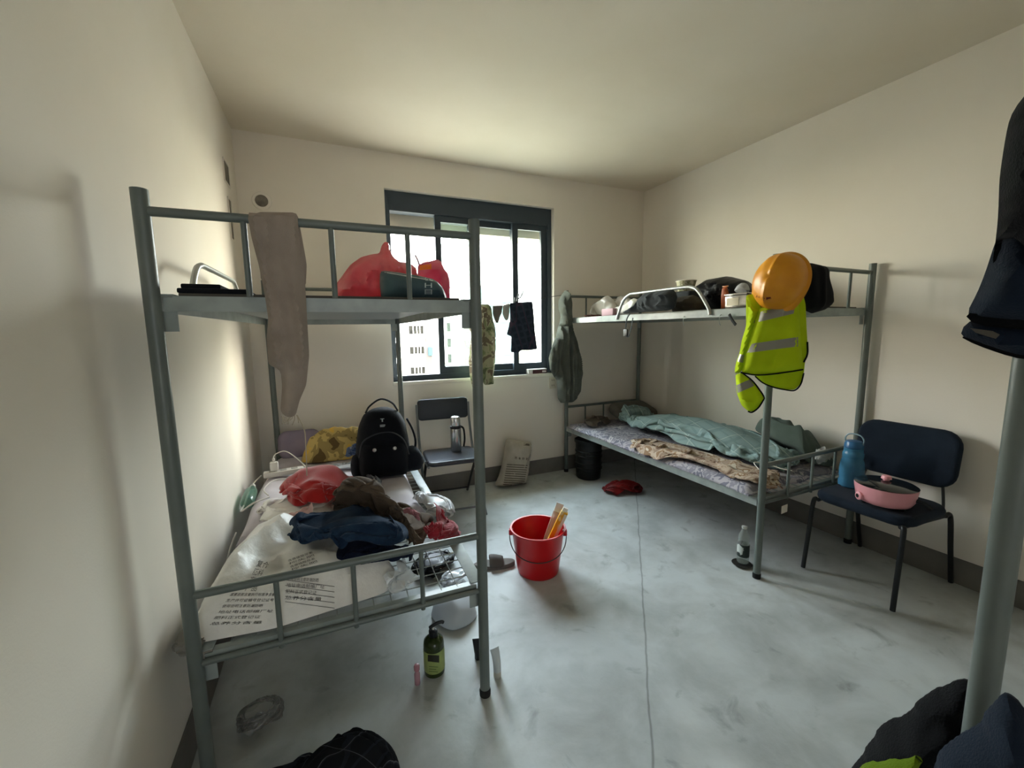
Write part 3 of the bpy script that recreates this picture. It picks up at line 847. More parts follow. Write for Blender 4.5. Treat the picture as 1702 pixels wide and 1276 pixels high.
# ---- big woven sack at the near end
m_sack = mat('woven_sack_white', '#efede8', rough=.42, spec=.5, col2='#e2dfd8', nscale=10, bump=.35, bscale=38)
m_ink = mat('sack_print_grey', '#55534f', rough=.7)
m_ink_red = mat('sack_print_red', '#b2483f', rough=.7)
fr = frame3(onl(.30, .36, ZM+.002), [1, -.02, 0], [0.02, 1, 0])
o = np.array([(-.335, -.300), (-.10, -.325), (.10, -.30), (.24, -.28), (.30, -.23), (.265, -.10), (.225, .02), (.17, .13), (.08, .24), (-.02, .28), (-.15, .28), (-.27, .24), (-.32, .10), (-.33, -.1)])
g_sack = inflate(o, fr, tf=.125, tb=.0, edge=.14, res=.02, noise=((5, .03), (11, .016), (26, .005)), seed=5,
                 folds=[([(.05, -.28), (.16, -.05), (.12, .15)], .03, .018), ([(-.28, -.2), (-.12, .1), (-.1, .4)], .035, .02), ([(.24, -.2), (.1, -.15)], .022, .02), ([(-.3, .05), (0, .2), (.2, .1)], .04, .016)])
PILE.add(g_sack)
o_sack = single('woven_sack', g_sack, m_sack, 'bulging white woven sack with grey print lying behind the near rail of the left bunk', 'sack')
tree = bvh(g_sack)
PG = []
rs = random.Random(3)
lines = ['尿素总氮含量执行标准净含量', '生产许可证编号登记证号', '使用说明注意防潮防晒', '地址电话邮编厂址', '肥料正式登记证', '总养分含量']
def rows(quad, n, txt, fill=.55, skip=0.0):
    q = [np.array(p, float) for p in quad]
    for k in range(n):
        if rs.random() < skip: continue
        v0 = 1-(k+fill)/n; v1 = 1-k/n
        L_ = lambda v: q[0]*(1-v)+q[3]*v; R_ = lambda v: q[1]*(1-v)+q[2]*v
        w = rs.uniform(.7, 1.0); a, b = L_(v0), R_(v0); c, d = L_(v1), R_(v1)
        PG.append(text_px(tree, txt[k % len(txt)], (a, a+(b-a)*w, c+(d-c)*w, c)))
rows([(345, 1043), (450, 1040), (470, 985), (385, 985)], 6, lines)
rows([(405, 985), (425, 985), (452, 935), (430, 930)], 4, ['复合', '肥料', '高氮', '产品'], .8)
rows([(473, 1000), (545, 1003), (550, 962), (478, 958)], 4, lines[2:], .62)
for k in range(5):
    V2, F2 = strip2(14, .05)
    PG.append(print_px(tree, V2, F2, [(474, 1000-k*9), (556, 1008-k*9+3), (556, 992-k*9), (474, 984-k*9)]))
rows([(485, 950), (530, 935), (520, 915), (478, 930)], 4, ['含腐植酸尿素', '控失肥'], .7)
part('printed_text', G(*[g for g in PG if len(g[0])]), m_ink, o_sack, sharp=0)
g2 = text_px(tree, '农', [(550, 1040), (572, 1036), (568, 1016), (548, 1020)])
if len(g2[0]): part('printed_mark', g2, m_ink, o_sack, sharp=0)

# clear plastic tuck at the sack mouth
m_clear = film('clear_plastic', '#e6eaec', amount=.45, rough=.18)
heap_ = PILE
g = crumple(.36, .34, (*onl(.60, .13)[:2], .09, .085, .3), .10, floor=PILE.floor(), n=34, seed=12, power=2.2, init=.03)
PILE.add(g)
single('plastic_bag', g, m_clear, 'clear plastic bag beside the mouth of the big woven sack on the left bunk', 'bag', sub=1)
# a second sack with red print under the jeans
p2_ = onl(.22, .86)
g = crumple(.46, .42, (*p2_[:2], .20, .16, .2), .07, floor=PILE.floor((*p2_[:2], .2, .16, .2, .05)), n=40, seed=9, bend=.6)
PILE.add(g)
o2 = single('woven_sack', g, m_sack, 'flat white woven sack with red lettering between the quilt and the jeans', 'sack', sub=1, solid=.003)
tr2 = bvh(g)
g2 = G(*[text_px(tr2, s, q, .004) for s, q in (('豆', [(450, 897), (466, 894), (472, 878), (457, 881)]), ('粕', [(466, 894), (482, 890), (487, 875), (472, 878)]))])
if len(g2[0]): part('printed_mark', g2, m_ink_red, o2, sharp=0)

# ---- clothes heaped on the left bunk
def heap(name, label, cat, m, A, B, fp, h, pile, seed, solid=.004, mound=0.0, **k):
    g = crumple(A, B, fp, h, floor=pile.floor((*fp[:2], fp[2]*.95, fp[3]*.95, fp[4], mound) if mound else None), seed=seed, **k)
    pile.add(g)
    return single(name, g, m, label, cat, sub=1, solid=solid)
def hp(px, py, z): return at(px, py, z=z)[:2]
m_red = cloth('fleece_red', '#b3211f', '#951a1a', ns=9, sheen=.5)
heap('red_blanket', 'bright red fleece blanket crumpled at the left of the heap on the left bunk', 'blanket', m_red, .95, .66, (*hp(545, 822, .56), .23, .21, .5), .19, PILE, 21, n=50, mound=.12, bend=.5)
heap('pink_cloth', 'pale pink cloth showing between the red blanket and the blue jeans', 'cloth', cloth('cloth_pale_pink', '#dcb8b2', '#cfa6a0', ns=7), .42, .3, (*hp(500, 868, .53), .10, .055, .6), .08, PILE, 23, n=28, mound=.03)
m_denim = cloth('denim_navy', '#22374f', '#1a2c44', ns=20)
heap('navy_trousers', 'navy trouser leg trailing onto the bare wire mesh of the left bunk', 'trousers', cloth('navy_twill', '#1a2238', '#141a2d', ns=20), .5, .3, (*hp(632, 962, .48), .15, .085, .35), .07, PILE, 27, n=36, mound=.02)
heap('blue_jeans', 'dark blue jeans tumbled over the front of the heap on the left bunk', 'jeans', m_denim, 1.0, .70, (*hp(578, 915, .56), .25, .165, -.62), .16, PILE, 25, n=52, mound=.06, bend=.7)
m_brown = cloth('jacket_brown', '#5f5144', '#514438', ns=12)
heap('brown_jacket', 'large brown jacket crumpled in the middle of the heap on the left bunk', 'jacket', m_brown, 1.1, 1.0, (*hp(640, 862, .58), .225, .215, -.3), .22, PILE, 31, n=56, mound=.13, bend=.6)
m_dred = cloth('cloth_wine_red', '#9a1c2d', '#7f1523', ns=8, sheen=.4)
heap('wine_red_shirt', 'wine-red shirt at the right edge of the heap above the wire mesh', 'shirt', m_dred, .55, .38, (*hp(722, 886, .50), .13, .095, .25), .12, PILE, 33, n=40, mound=.07, bend=.6)
heap('dusty_pink_bag', 'small dusty pink cloth bag below the wine-red shirt', 'bag', cloth('bag_dusty_pink', '#b47c7f', '#a06c76', ns=16), .3, .22, (*hp(672, 908, .50), .10, .05, .35), .06, PILE, 35, n=28, mound=.03)
m_wbag = mat('bag_white_film', '#d2d2d3', rough=.4, spec=.5, col2='#bfc0c2', nscale=12, thin=.3)
heap('white_bag', 'grey-white plastic bag between the brown jacket and the right beam of the left bunk', 'bag', m_wbag, .5, .36, (*hp(722, 838, .50), .095, .15, .25), .09, PILE, 37, n=36, solid=0, mound=.06)
heap('grey_rag', 'small grey tangled rag in front of the black backpack', 'rag', cloth('rag_grey', '#7d7f85', '#4b4d55', ns=18), .36, .24, (*hp(612, 805, .56), .09, .06, .2), .08, PILE, 39, n=30, mound=.04)
# ---- far end
m_flor = camo('floral_yellow', ['#5b4a2d', '#8d7b4c', '#b59d60', '#c9a34a'], 9)
p = onl(.42, 1.80)
g = PILE.add(lump((p[0]+.02, p[1]-.03, .27, .12, .02), .15, PILE.floor(), seed=41, ridges=((6, .05), (11, .035), (22, .012))))
single('yellow_blanket', g, m_flor, 'folded yellow-brown patterned blanket at the far end of the left bunk', 'blanket', sub=1)
m_lav = cloth('pillow_lavender', '#8f8593', '#81778a', ns=6)
p = onl(.17, 1.86)
fr = frame3((p[0]-.02, p[1]+.07, ZM+.14), [1, 0, 0], [0, .35, 1])
single('pillow', pad(.28, .20, .07, .06, .03, fr), m_lav, 'flat lavender pillow leaning on the far head rail of the left bunk', 'pillow')
p = onl(.40, 1.47)
heap('tangled_net', 'tangle of pale string and film behind the power strip on the left bunk', 'string', m_wbag, .6, .35, (p[0]+.02, p[1], .20, .10, .1), .07, PILE, 43, n=40, solid=0, init=.09)
p = onl(.52, 1.63)
heap('blue_rag', 'small blue and grey rag beside the yellow blanket', 'rag', camo('rag_blue', ['#2c3c5a', '#56637c', '#8a8f99'], 20), .24, .18, (p[0], p[1], .08, .05, 0), .08, PILE, 45, n=26, mound=.04)

# power strip, plug and cables
m_wp = mat('white_plastic', '#cfcac2', rough=.45)
p = onl(.07, 1.46, ZM+.068)
t = thing('power_strip', 'white power strip lying across the left edge of the left bunk', 'power strip', tuple(p), .10)
part('body', rotz(box(p[0]-.09, p[0]+.13, p[1]-.03, p[1]+.03, p[2], p[2]+.032, .008), .10, p), m_wp, t)
for k in range(3):
    s_ = part('socket', rotz(box(p[0]-.06+.06*k, p[0]-.025+.06*k, p[1]-.018, p[1]+.018, p[2]+.0315, p[2]+.0335, .002), .10, p), mat('socket_grey', '#9d9a94', rough=.5), t)
part('cable', tube(smooth_path([(p[0]+.13, p[1], p[2]+.015), (p[0]+.17, p[1]-.06, p[2]+.012), (p[0]+.21, p[1]-.14, p[2]), (p[0]+.24, p[1]-.22, p[2]-.005)]), .004, 8), m_wp, t)
t = thing('phone_charger', 'white phone charger plugged into the power strip with a looping cable', 'charger', tuple(p+np.array([-.03, 0, .034])))
q = p+np.array([-.03, -.004, .034])
part('plug', box(q[0]-.022, q[0]+.022, q[1]-.016, q[1]+.016, q[2], q[2]+.055, .006), m_wp, t)
part('connector', box(q[0]-.007, q[0]+.007, q[1]-.005, q[1]+.005, q[2]+.055, q[2]+.078, .003), m_wp, t)
part('cable', tube(smooth_path([q+[0, 0, .078], q+[.01, 0, .10], q+[.06, .0, .115], q+[.11, -.02, .085], q+[.17, -.05, .02], q+[.20, -.09, -.02]], 8), .003, 8), m_wp, t)
a = [onl(-.03, 1.44, ZM+.085), onl(-.066, 1.34, ZM+.06), onl(-.07, 1.15, ZM+.03), onl(-.06, 1.02, ZM+.04), onl(.0, 1.0, ZM+.080), onl(.06, 1.06, ZM+.078)]
single('cable', tube(smooth_path(a, 8), .0045, 8), m_wp, 'white cable looping over the left edge of the quilt', 'cable')
a = [onl(.05, 1.10, ZM+.075), onl(.02, 1.18, ZM+.085), onl(.05, 1.30, ZM+.088), onl(.12, 1.33, ZM+.080), onl(.22, 1.28, ZM+.075)]
single('cable', tube(smooth_path(a, 8), .004, 8), m_wp, 'white cable curling on the quilt in front of the power strip', 'cable')
a = [onl(-.04, .78, ZM+.03), onl(-.055, .70, ZM-.02), onl(-.058, .58, ZM-.10), onl(-.05, .52, ZM-.2)]
single('cable', tube(smooth_path(a, 8), .004, 8), m_wp, 'white cable hanging between the quilt and the left wall', 'cable')
# green bottle lying along the quilt edge
Rx = np.array(Matrix.Rotation(math.radians(-84), 3, 'X'))
p = onl(-.054, 1.12, ZM+.036)
m_gb = film('bottle_green', '#6f9486', amount=.45, rough=.12)
t = thing('plastic_bottle', 'clear green plastic bottle lying along the wall edge of the left bunk', 'bottle', tuple(p-[0, 0, .034]))
part('body', lathe([(.0, 0), (.028, .002), (.033, .012), (.033, .13), (.030, .15), (.014, .19), (.0125, .20)], c=p, R=Rx), m_gb, t)
part('cap', lathe([(.0135, .20), (.0145, .202), (.0145, .218), (.0, .22)], c=p, R=Rx), m_wp, t)

# ---- black backpack
m_bp = cloth('backpack_black', '#14161b', '#0f1115', ns=10, bump=.2)
m_bp2 = cloth('backpack_trim', '#1b1e24')
p = onl(.665, 1.24, ZM+.055)
fr = facing(p, turn=0.02)
fx_ = frame3(fr[0], fr[1], [0, 0, 1])
base = fx_[0]
t = thing('backpack', 'black backpack standing upright at the back of the heap on the left bunk', 'backpack', tuple(base))
BK = .92
prof = [(-.17, .0), (.17, .0), (.180, .05), (.175, .14), (.165, .25), (.148, .35), (.115, .42), (.06, .455), (0, .465), (-.06, .455), (-.115, .42), (-.150, .34), (-.170, .23), (-.182, .12), (-.185, .05)]
part('body', inflate(np.array(prof)*BK, fx_, tf=.10, tb=.09, edge=.09, res=.018, noise=((7, .006),), seed=2), m_bp, t)
pk = [(-.14, .01), (.14, .01), (.152, .08), (.148, .18), (.12, .245), (-.12, .255), (-.148, .19), (-.155, .08)]
fp_ = (fx_[0]+fx_[3]*.075, *fx_[1:])
part('front_pocket', inflate(np.array(pk)*BK, fp_, tf=.055, tb=.0, edge=.07, res=.018, noise=((9, .004),), seed=4), m_bp, t)
for sp_ in ([(.13, .005), (.235, .012), (.262, .06), (.255, .11), (.225, .165), (.19, .19), (.14, .18)], [(-.14, .17), (-.195, .16), (-.212, .10), (-.21, .04), (-.195, .005), (-.13, .005)]):
    part('side_pocket', inflate(np.array(sp_)*BK, (fx_[0]+fx_[3]*.02, *fx_[1:]), tf=.055, tb=.045, edge=.055, res=.014, seed=6, noise=((12, .006),)), m_bp2, t)
W = lambda x, y, z: fx_[0]+(fx_[1]*x+np.array([0, 0, 1.])*y+fx_[3]*z)*BK
part('carry_handle', tube(smooth_path([W(-.10, .43, .0), W(-.07, .475, .0), W(0, .515, .0), W(.07, .485, .0), W(.105, .43, .0)]), .010, 8, flat=(.55, 1.3)), m_bp2, t)
for s in (-1, 1):
    part('snap_button', lathe([(.0, .0), (.011, .001), (.011, .005), (.006, .008), (.0, .0085)], c=W(s*.062+.004, .215, .149), R=np.array(Matrix.Rotation(math.radians(90), 3, 'X')), n=14), mat('button_steel', '#b9b9b6', rough=.3, metal=.9), t)
part('shoulder_strap', tube(smooth_path([W(.165, .36, -.06), W(.20, .28, -.05), W(.215, .20, -.03), W(.20, .12, -.02)]), .016, 8, flat=(.4, 1.4)), m_bp2, t)
zip_ = [W(-.15, .17, .135), W(-.13, .26, .125), W(-.07, .30, .115), W(0, .315, .112), (W(.07, .305, .115)), W(.13, .25, .125), W(.155, .16, .135)]
part('zip', tube(smooth_path(zip_), .004, 6), mat('zip_dark', '#24262b', rough=.5), t)
lg = [W(-.018, .385, .108), W(.018, .385, .108)]
eg = G(box(-.012, .012, .402, .406, 0, .003), box(-.004, .004, .385, .402, 0, .003), box(-.016, .016, .360, .366, 0, .003), box(-.016, .016, .352, .357, 0, .003))
part('emblem', (eg[0] @ np.array([fx_[1], [0, 0, 1.], fx_[3]])*BK + fx_[0] + fx_[3]*.1005, eg[1]),
     mat('emblem_grey', '#8d9695', rough=.4, metal=.3), t, sharp=0)

# ------------------------------------------------------------------ left bed, upper bunk
ZB = ZU+.006
# beige cloth over the near rail
m_bei = cloth('cloth_beige', '#a89b90', '#9a8d83', ns=10, thin=.12)
railp = onl(.2, 0, ZUR)
frt = frame3(onl(.2, -.022, ZUR), [1, -.022, 0], [0, 0, 1])
out = [(411, 356), (440, 353), (468, 354), (494, 355), (498, 400), (506, 450), (511, 540), (514, 590), (509, 640), (498, 665), (491, 692), (478, 694), (466, 684), (469, 640), (466, 615), (446, 606), (443, 560), (446, 530), (440, 490), (430, 440), (418, 395)]
o = pxpoly(out, frt)
fl = lambda pts: pxpoly(pts, frt)
gf = inflate(o, frt, tf=.010, tb=.006, edge=.018, res=.010, seed=3, noise=((9, .003),), drape=((26, 3, .010), (50, 5, .004)),
             folds=[(fl([(424, 357), (434, 430), (450, 520), (462, 610)]), .010, .014), (fl([(445, 356), (452, 430), (475, 560), (482, 690)]), .010, .013), (fl([(470, 356), (474, 420), (498, 520), (505, 600)]), .012, .012),
                    (fl([(447, 548), (475, 590), (500, 640)]), .010, .010)])
gb_ = inflate(pxpoly([(424, 352), (494, 353), (503, 400), (510, 440), (508, 478), (500, 480), (470, 474), (434, 470)], frame3(onl(.2, .022, ZUR), [1, -.022, 0], [0, 0, 1])),
              frame3(onl(.2, .022, ZUR), [1, -.022, 0], [0, 0, 1]), tf=.006, tb=.010, edge=.02, res=.014, seed=5, noise=((9, .003),))
xa, xb = o[:, 0].min()+.003, fl([(494, 356)])[0][0]
top = []
for k in range(9):
    a = math.pi*k/8; top.append(place2([(xa, .020*math.sin(a)-.004), (xb, .020*math.sin(a)-.004)], (onl(.2, 0, ZUR), *frt[1:]), .026*math.cos(a)))
Vt = np.concatenate(top); Ft = [[2*i, 2*i+1, 2*i+3, 2*i+2] for i in range(8)]
bc = single('beige_cloth', G(gf, gb_, (Vt, Ft)), m_bei, 'long beige cloth with frayed hem draped over the top rail of the left bunk', 'cloth')
m_thr = cloth('thread_cream', '#b3a894')
thr = []
rs = random.Random(5)
for k in range(9):
    x = 468+k*3.1; a = place2(fl([(x, 690+rs.uniform(-3, 3))]), frt, .002)[0]; b_ = place2(fl([(x+rs.uniform(-6, 4), 698+rs.uniform(0, 8))]), frt, .006)[0]
    thr.append(tube([a, (a+b_)/2+np.array([rs.uniform(-.004, .004), 0, 0]), b_], .0012, 5))
part('frayed_hem', G(*thr), m_thr, bc, sharp=0)
a = [place2(fl([q]), frt, w)[0] for q, w in (((494, 690), 0), ((506, 712), .01), ((509, 740), .02), ((510, 790), .0))]
part('loose_thread', tube(smooth_path(a), .0016, 6), m_thr, bc, sharp=0)

# red bags and a dark tote
m_rbag = mat('bag_red_film', '#ee8f96', rough=.2, spec=.8, col2='#dd6a76', nscale=8, thin=.55, bump=.5, bscale=22)
m_rbag2 = mat('bag_pinkred_film', '#e67a96', rough=.2, spec=.8, col2='#d0587c', nscale=7, thin=.55, bump=.5, bscale=22)
m_tote = mat('tote_dark_green', '#4a6264', rough=.5, col2='#3c5058', nscale=8)
YR = onl(.5, .42)[1]
frb = frame3((.25, YR, ZB), [1, 0, 0], [0, 0, 1])
ob = pxpoly([(556, 506), (554, 478), (566, 462), (582, 440), (600, 427), (620, 422), (631, 421), (634, 408), (641, 400), (647, 408), (650, 424), (662, 436), (676, 436), (690, 444), (696, 470), (694, 506)], frb)
ob[:, 1] = np.maximum(ob[:, 1], .0)
fo = lambda pts: pxpoly(pts, frb)
g = inflate(ob, frb, tf=.13, tb=.12, edge=.12, res=.010, seed=7, noise=((10, .030), (20, .022), (42, .009)),
            folds=[(fo([(640, 408), (620, 430), (575, 460)]), .012, .016), (fo([(642, 410), (632, 440), (630, 490)]), .010, .014), (fo([(645, 415), (660, 450), (665, 490)]), .010, .014), (fo([(600, 430), (590, 470)]), .012, -.01)])
t = single('red_bag', g, m_rbag, 'large knotted red plastic bag left of the dark green tote', 'bag')
YR2 = onl(.7, .60)[1]
frb2 = frame3((.55, YR2, ZB), [1, 0, 0], [0, 0, 1])
ob = pxpoly([(700, 506), (694, 470), (694, 440), (706, 436), (730, 430), (737, 446), (746, 458), (748, 470), (747, 506)], frb2); ob[:, 1] = np.maximum(ob[:, 1], 0)
g = inflate(ob, frb2, tf=.10, tb=.10, edge=.10, res=.014, seed=8, noise=((14, .024), (30, .014)))
t = single('red_bag', g, m_rbag2, 'smaller red plastic bag with an orange label, right of the dark green tote', 'bag')
tr_ = bvh(g)
V2 = np.array([[i/6, j/3] for i in range(7) for j in range(4)]); F2 = [[i*4+j, i*4+4+j, i*4+5+j, i*4+1+j] for i in range(6) for j in range(3)]
lb = print_px(tr_, V2, F2, [(697, 449), (717, 447), (717, 438), (698, 441)], .003)
if len(lb[1]): part('label', lb, mat('label_orange', '#f08a2c', rough=.5, thin=.4), t, sharp=0)
part('tie', tube(smooth_path([at(697, 442, y=YR2), at(695, 434, y=YR2), at(690, 424, y=YR2)]), .004, 6), mat('tie_dark', '#4b3a3d', rough=.7), t)
YT = onl(.6, .20)[1]
frq = frame3((.42, YT, ZB), [1, 0, 0], [0, 0, 1])
ob = pxpoly([(634, 506), (631, 470), (632, 449), (660, 452), (700, 459), (722, 464), (735, 476), (742, 492), (744, 506)], frq); ob[:, 1] = np.maximum(ob[:, 1], 0)
g = inflate(ob, frq, tf=.05, tb=.05, edge=.06, res=.014, seed=9, noise=((9, .006), (20, .003)))
t = single('tote_bag', g, m_tote, 'dark green tote bag with pale lettering in front of the red bags', 'bag')
tr_ = bvh(g)
gl = [text_px(tr_, s, [(706, 489-11*k), (718, 489-11*k), (718, 481-11*k), (706, 481-11*k)], .003) for k, s in enumerate(['目', 'H', '公'])]
gl = [q for q in gl if len(q[0])]
if gl: part('lettering', G(*gl), mat('letter_white', '#b8c4c6', rough=.6), t, sharp=0)
V2, F2 = strip2(16, .3)
hm = print_px(tr_, V2, F2, [(634, 452), (720, 467), (720, 463), (634, 448)], .003)
if len(hm[1]): part('white_hem', hm, mat('hem_white', '#cfd5d5', rough=.6), t, sharp=0)
# dark folded mat at the near left corner
c0 = onl(.04, .05, ZB)
single('folded_mat', G(box(c0[0], c0[0]+.17, c0[1], c0[1]+.35, ZB, ZB+.014, .004), box(c0[0]+.005, c0[0]+.10, c0[1]+.02, c0[1]+.34, ZB+.014, ZB+.028, .004)), cloth('mat_black', '#1a1c20'),
       'thin black folded mat at the near left corner of the left upper bunk', 'mat')

# grey cloth corner hanging between the near left post and the wall
fq = frame3((-.452, 1.45, .46), [0, 1, 0], [0, 0, 1])
c_ = onl(-.028, .10)
g = crumple(.22, .30, (c_[0], c_[1], .045, .10, -.02), .05, floor=lambda x, y: np.full_like(x, ZM), n=22, seed=47)
single('grey_rag', g, cloth('rag_dull_grey', '#8d8a84', ns=9), 'dull grey cloth corner squeezed between the near left post and the wall', 'rag', sub=1, solid=.004)

# ------------------------------------------------------------------ right bed
_b = .0132
def onr(a, b, z=0.0):
    return np.array([2.1275+a*math.cos(_b)-b*math.sin(_b), 1.454+a*math.sin(_b)+b*math.cos(_b), z])
m_matt = camo('mattress_floral', ['#97949c', '#86848e', '#a9a5ab', '#747380', '#bab7ba'], 11)
PR = Pile(2.0, 3.06, 1.35, 3.5, ZM)
mb = lambda x, y: .007*float(vnoise([[x, y]], 9, 3)[0]) + .010*(1-2*abs(float(vnoise([[x, y]], 4, 8)[0])))
single('mattress', PR.add(quilt_pad(-.025, .82, .065, 1.92, ZM, .034, 34, 70, 14, wob=.024, bumpf=mb, loc=onr)), m_matt,
       'thin lilac floral mattress pad on the right lower bunk', 'mattress')
m_brfl = camo('blanket_brown_floral', ['#7a6252', '#a18c7a', '#b9a896', '#93785f', '#cbbfae'], 12)
def heapr(name, label, cat, m, A, B, fp, h, seed, solid=.004, mound=0.0, **k):
    g = crumple(A, B, fp, h, floor=PR.floor((*fp[:2], fp[2]*.95, fp[3]*.95, fp[4], mound) if mound else None), seed=seed, **k)
    PR.add(g); return single(name, g, m, label, cat, sub=1, solid=solid)
heapr('floral_blanket', 'brown floral blanket lying along the open side of the right lower bunk', 'blanket', m_brfl, 1.40, .62, (2.27, 2.02, .58, .20, 1.66), .045, 51, n=56, mound=.012, power=4)
fr = frame3(onr(.62, 1.76, ZM+.130), [1, .05, 0], [0, .92, .30])
single('pillow', PR.add(pad(.46, .30, .10, .09, .045, fr)), cloth('pillow_grey_brown', '#6d6a62', '#5d5a54', ns=7), 'grey-brown pillow at the window end of the right lower bunk', 'pillow')
m_teal = plaid('quilt_teal_check', '#869c9b', '#a5b5b2', '#7c9392', s=14, w=.08)
heapr('teal_quilt', 'teal checked quilt bunched in a long ridge on the right lower bunk', 'quilt', m_teal, 2.6, 1.35, (2.63, 2.38, .80, .29, 1.60), .24, 53, n=104, nv=54, mound=.17, bend=.45, steps=60)
g = PR.add(lump((2.885, 1.78, .25, .11, 1.6), .13, PR.floor(), seed=55, ridges=((5, .045), (10, .03), (20, .01)), lip=.014))
single('green_duvet', g, cloth('duvet_dark_green', '#5a6660', '#4d5953', ns=6), 'dark grey-green duvet end against the wall behind the front post of the right bunk', 'duvet', sub=1)
heapr('brown_towel', 'small brown towel near the far corner of the right lower bunk', 'towel', cloth('towel_brown', '#6d6257', '#574d44', ns=18), .4, .28, (2.30, 3.24, .16, .10, .2), .08, 57, n=30, mound=.05)
heapr('plastic_bag', 'pale plastic bag at the wall side of the near rail of the right lower bunk', 'bag', film('bag_pale_film', '#b9bab6', amount=.25, rough=.3), .5, .32, (2.86, 1.56, .10, .055, .1), .11, 59, n=36, mound=.06, solid=0)
zc_ = float(PR.floor()(np.array([2.4]), np.array([1.6]))[0])+.006
single('cable', tube(smooth_path([(2.30, 1.60, zc_), (2.34, 1.66, zc_+.02), (2.40, 1.62, zc_+.012), (2.43, 1.55, zc_), (2.45, 1.50, zc_)], 8), .003, 6), m_wp, 'white cable curling at the near end of the right lower bunk', 'cable')
p = onr(.16, -.028, ZL-.055)
single('paper_tag', rotz(box(p[0]-.03, p[0]+.03, p[1]-.001, p[1]+.001, p[2]-.045, p[2], .0005), .1, p), mat('paper_cream', '#d8d2c4', rough=.8), 'cream paper tag hanging below the near end of the right lower bunk', 'tag')

# ---- upper right bunk
frx = lambda x: frame3((x, 2.4, ZB), [0, -1, 0], [0, 0, 1])
def slab_x(px, x, name, label, cat, m, tf, tb, edge, seed, folds=(), noise=((16, .020), (34, .010)), **k):
    f = frx(x); o = pxpoly(px, f); o[:, 1] = np.maximum(o[:, 1], .002)
    fo = [(pxpoly(a, f), w, h) for a, w, h in folds]
    g = inflate(o, f, tf=tf, tb=tb, edge=edge, res=.013, seed=seed, folds=fo, noise=noise, **k)
    return single(name, g, m, label, cat), g
m_jg = cloth('jacket_charcoal', '#3c4043', '#33373a', ns=9)
jg, g_jg = slab_x([(1036, 528), (1036, 518), (1052, 510), (1066, 497), (1076, 486), (1100, 483), (1120, 481), (1125, 492), (1121, 512), (1110, 530), (1080, 532), (1066, 530), (1046, 531)], 2.068, 'grey_jacket',
    'charcoal jacket folded on the right upper bunk with a strap hanging over the edge', 'jacket', m_jg, .045, .03, .045, 61,
    folds=[([(1070, 490), (1062, 510), (1048, 525)], .012, .015), ([(1090, 486), (1085, 525)], .016, .014), ([(1112, 486), (1100, 526)], .014, .016)])
f = frx(2.02); q = lambda x, y: atp(x, y, f[0], f[3])
part('strap', tube(smooth_path([q(1047, 521), q(1042, 530), q(1040, 545), q(1041, 557), q(1045, 558), q(1049, 545), q(1052, 528)], 6), .006, 8, flat=(1, .4)), m_jg, jg)
part('buckle', G(box(*sorted((q(1040, 550)[0]-.006, q(1040, 550)[0]+.006)), *sorted((q(1043, 550)[1], q(1037, 550)[1])), *sorted((q(1040, 559)[2], q(1040, 547)[2])), .003)), mat('buckle_black', '#141414', rough=.4), jg)
pz = q(1128, 517)
slab_x([(1120, 520), (1121, 508), (1128, 493), (1154, 490), (1168, 503), (1164, 518), (1140, 522)], 2.235, 'olive_pouch', 'olive-brown cloth pouch below the guard rail of the right upper bunk', 'pouch',
       cloth('pouch_olive', '#4a4439', '#3c382f', ns=9), .07, .07, .07, 63)
slab_x([(1160, 520), (1160, 486), (1166, 474), (1180, 464), (1207, 459), (1216, 460), (1240, 466), (1250, 480), (1250, 520)], 2.68, 'black_jacket', 'glossy black jacket heaped behind the mess tin on the right upper bunk', 'jacket',
       mat('jacket_black', '#17171b', rough=.5, spec=.4, bump=.2, bscale=120), .12, .12, .10, 65, folds=[([(1170, 480), (1200, 470), (1240, 472)], .015, .02), ([(1170, 500), (1210, 488), (1245, 492)], .014, .02)])
# noodle bowl resting on the folded clothes
a, b_ = at(1140, 484, x=2.40), at(1140, 467, x=2.40)
sup = at(1140, 496, x=2.40)
single('folded_cloth', box(2.345, 2.455, a[1]-.085, a[1]+.085, ZB+.001, a[2]-.001, .02, 3), cloth('cloth_dark_grey', '#34373a'), 'dark folded cloth holding up the noodle bowl on the right upper bunk', 'cloth')
t = thing('noodle_bowl', 'patterned paper noodle bowl perched on clothes on the right upper bunk', 'bowl', (2.40, a[1], a[2]))
hb = b_[2]-a[2]
part('body', lathe([(.0, 0), (.052, 0), (.055, .004), (.066, hb*.9), (.070, hb), (.067, hb-.002), (.062, hb*.88), (.05, .01), (0, .008)], c=(2.40, a[1], a[2])), camo('bowl_print', ['#d9d4c2', '#b7b59a', '#8b8b6a', '#d3c8b4'], 40), t)
part('lip', tube([(2.40+.069*math.cos(k*math.pi/14), a[1]+.069*math.sin(k*math.pi/14), a[2]+hb) for k in range(28)], .003, 6, closed=True), mat('bowl_white', '#e2ddd0', rough=.5), t)
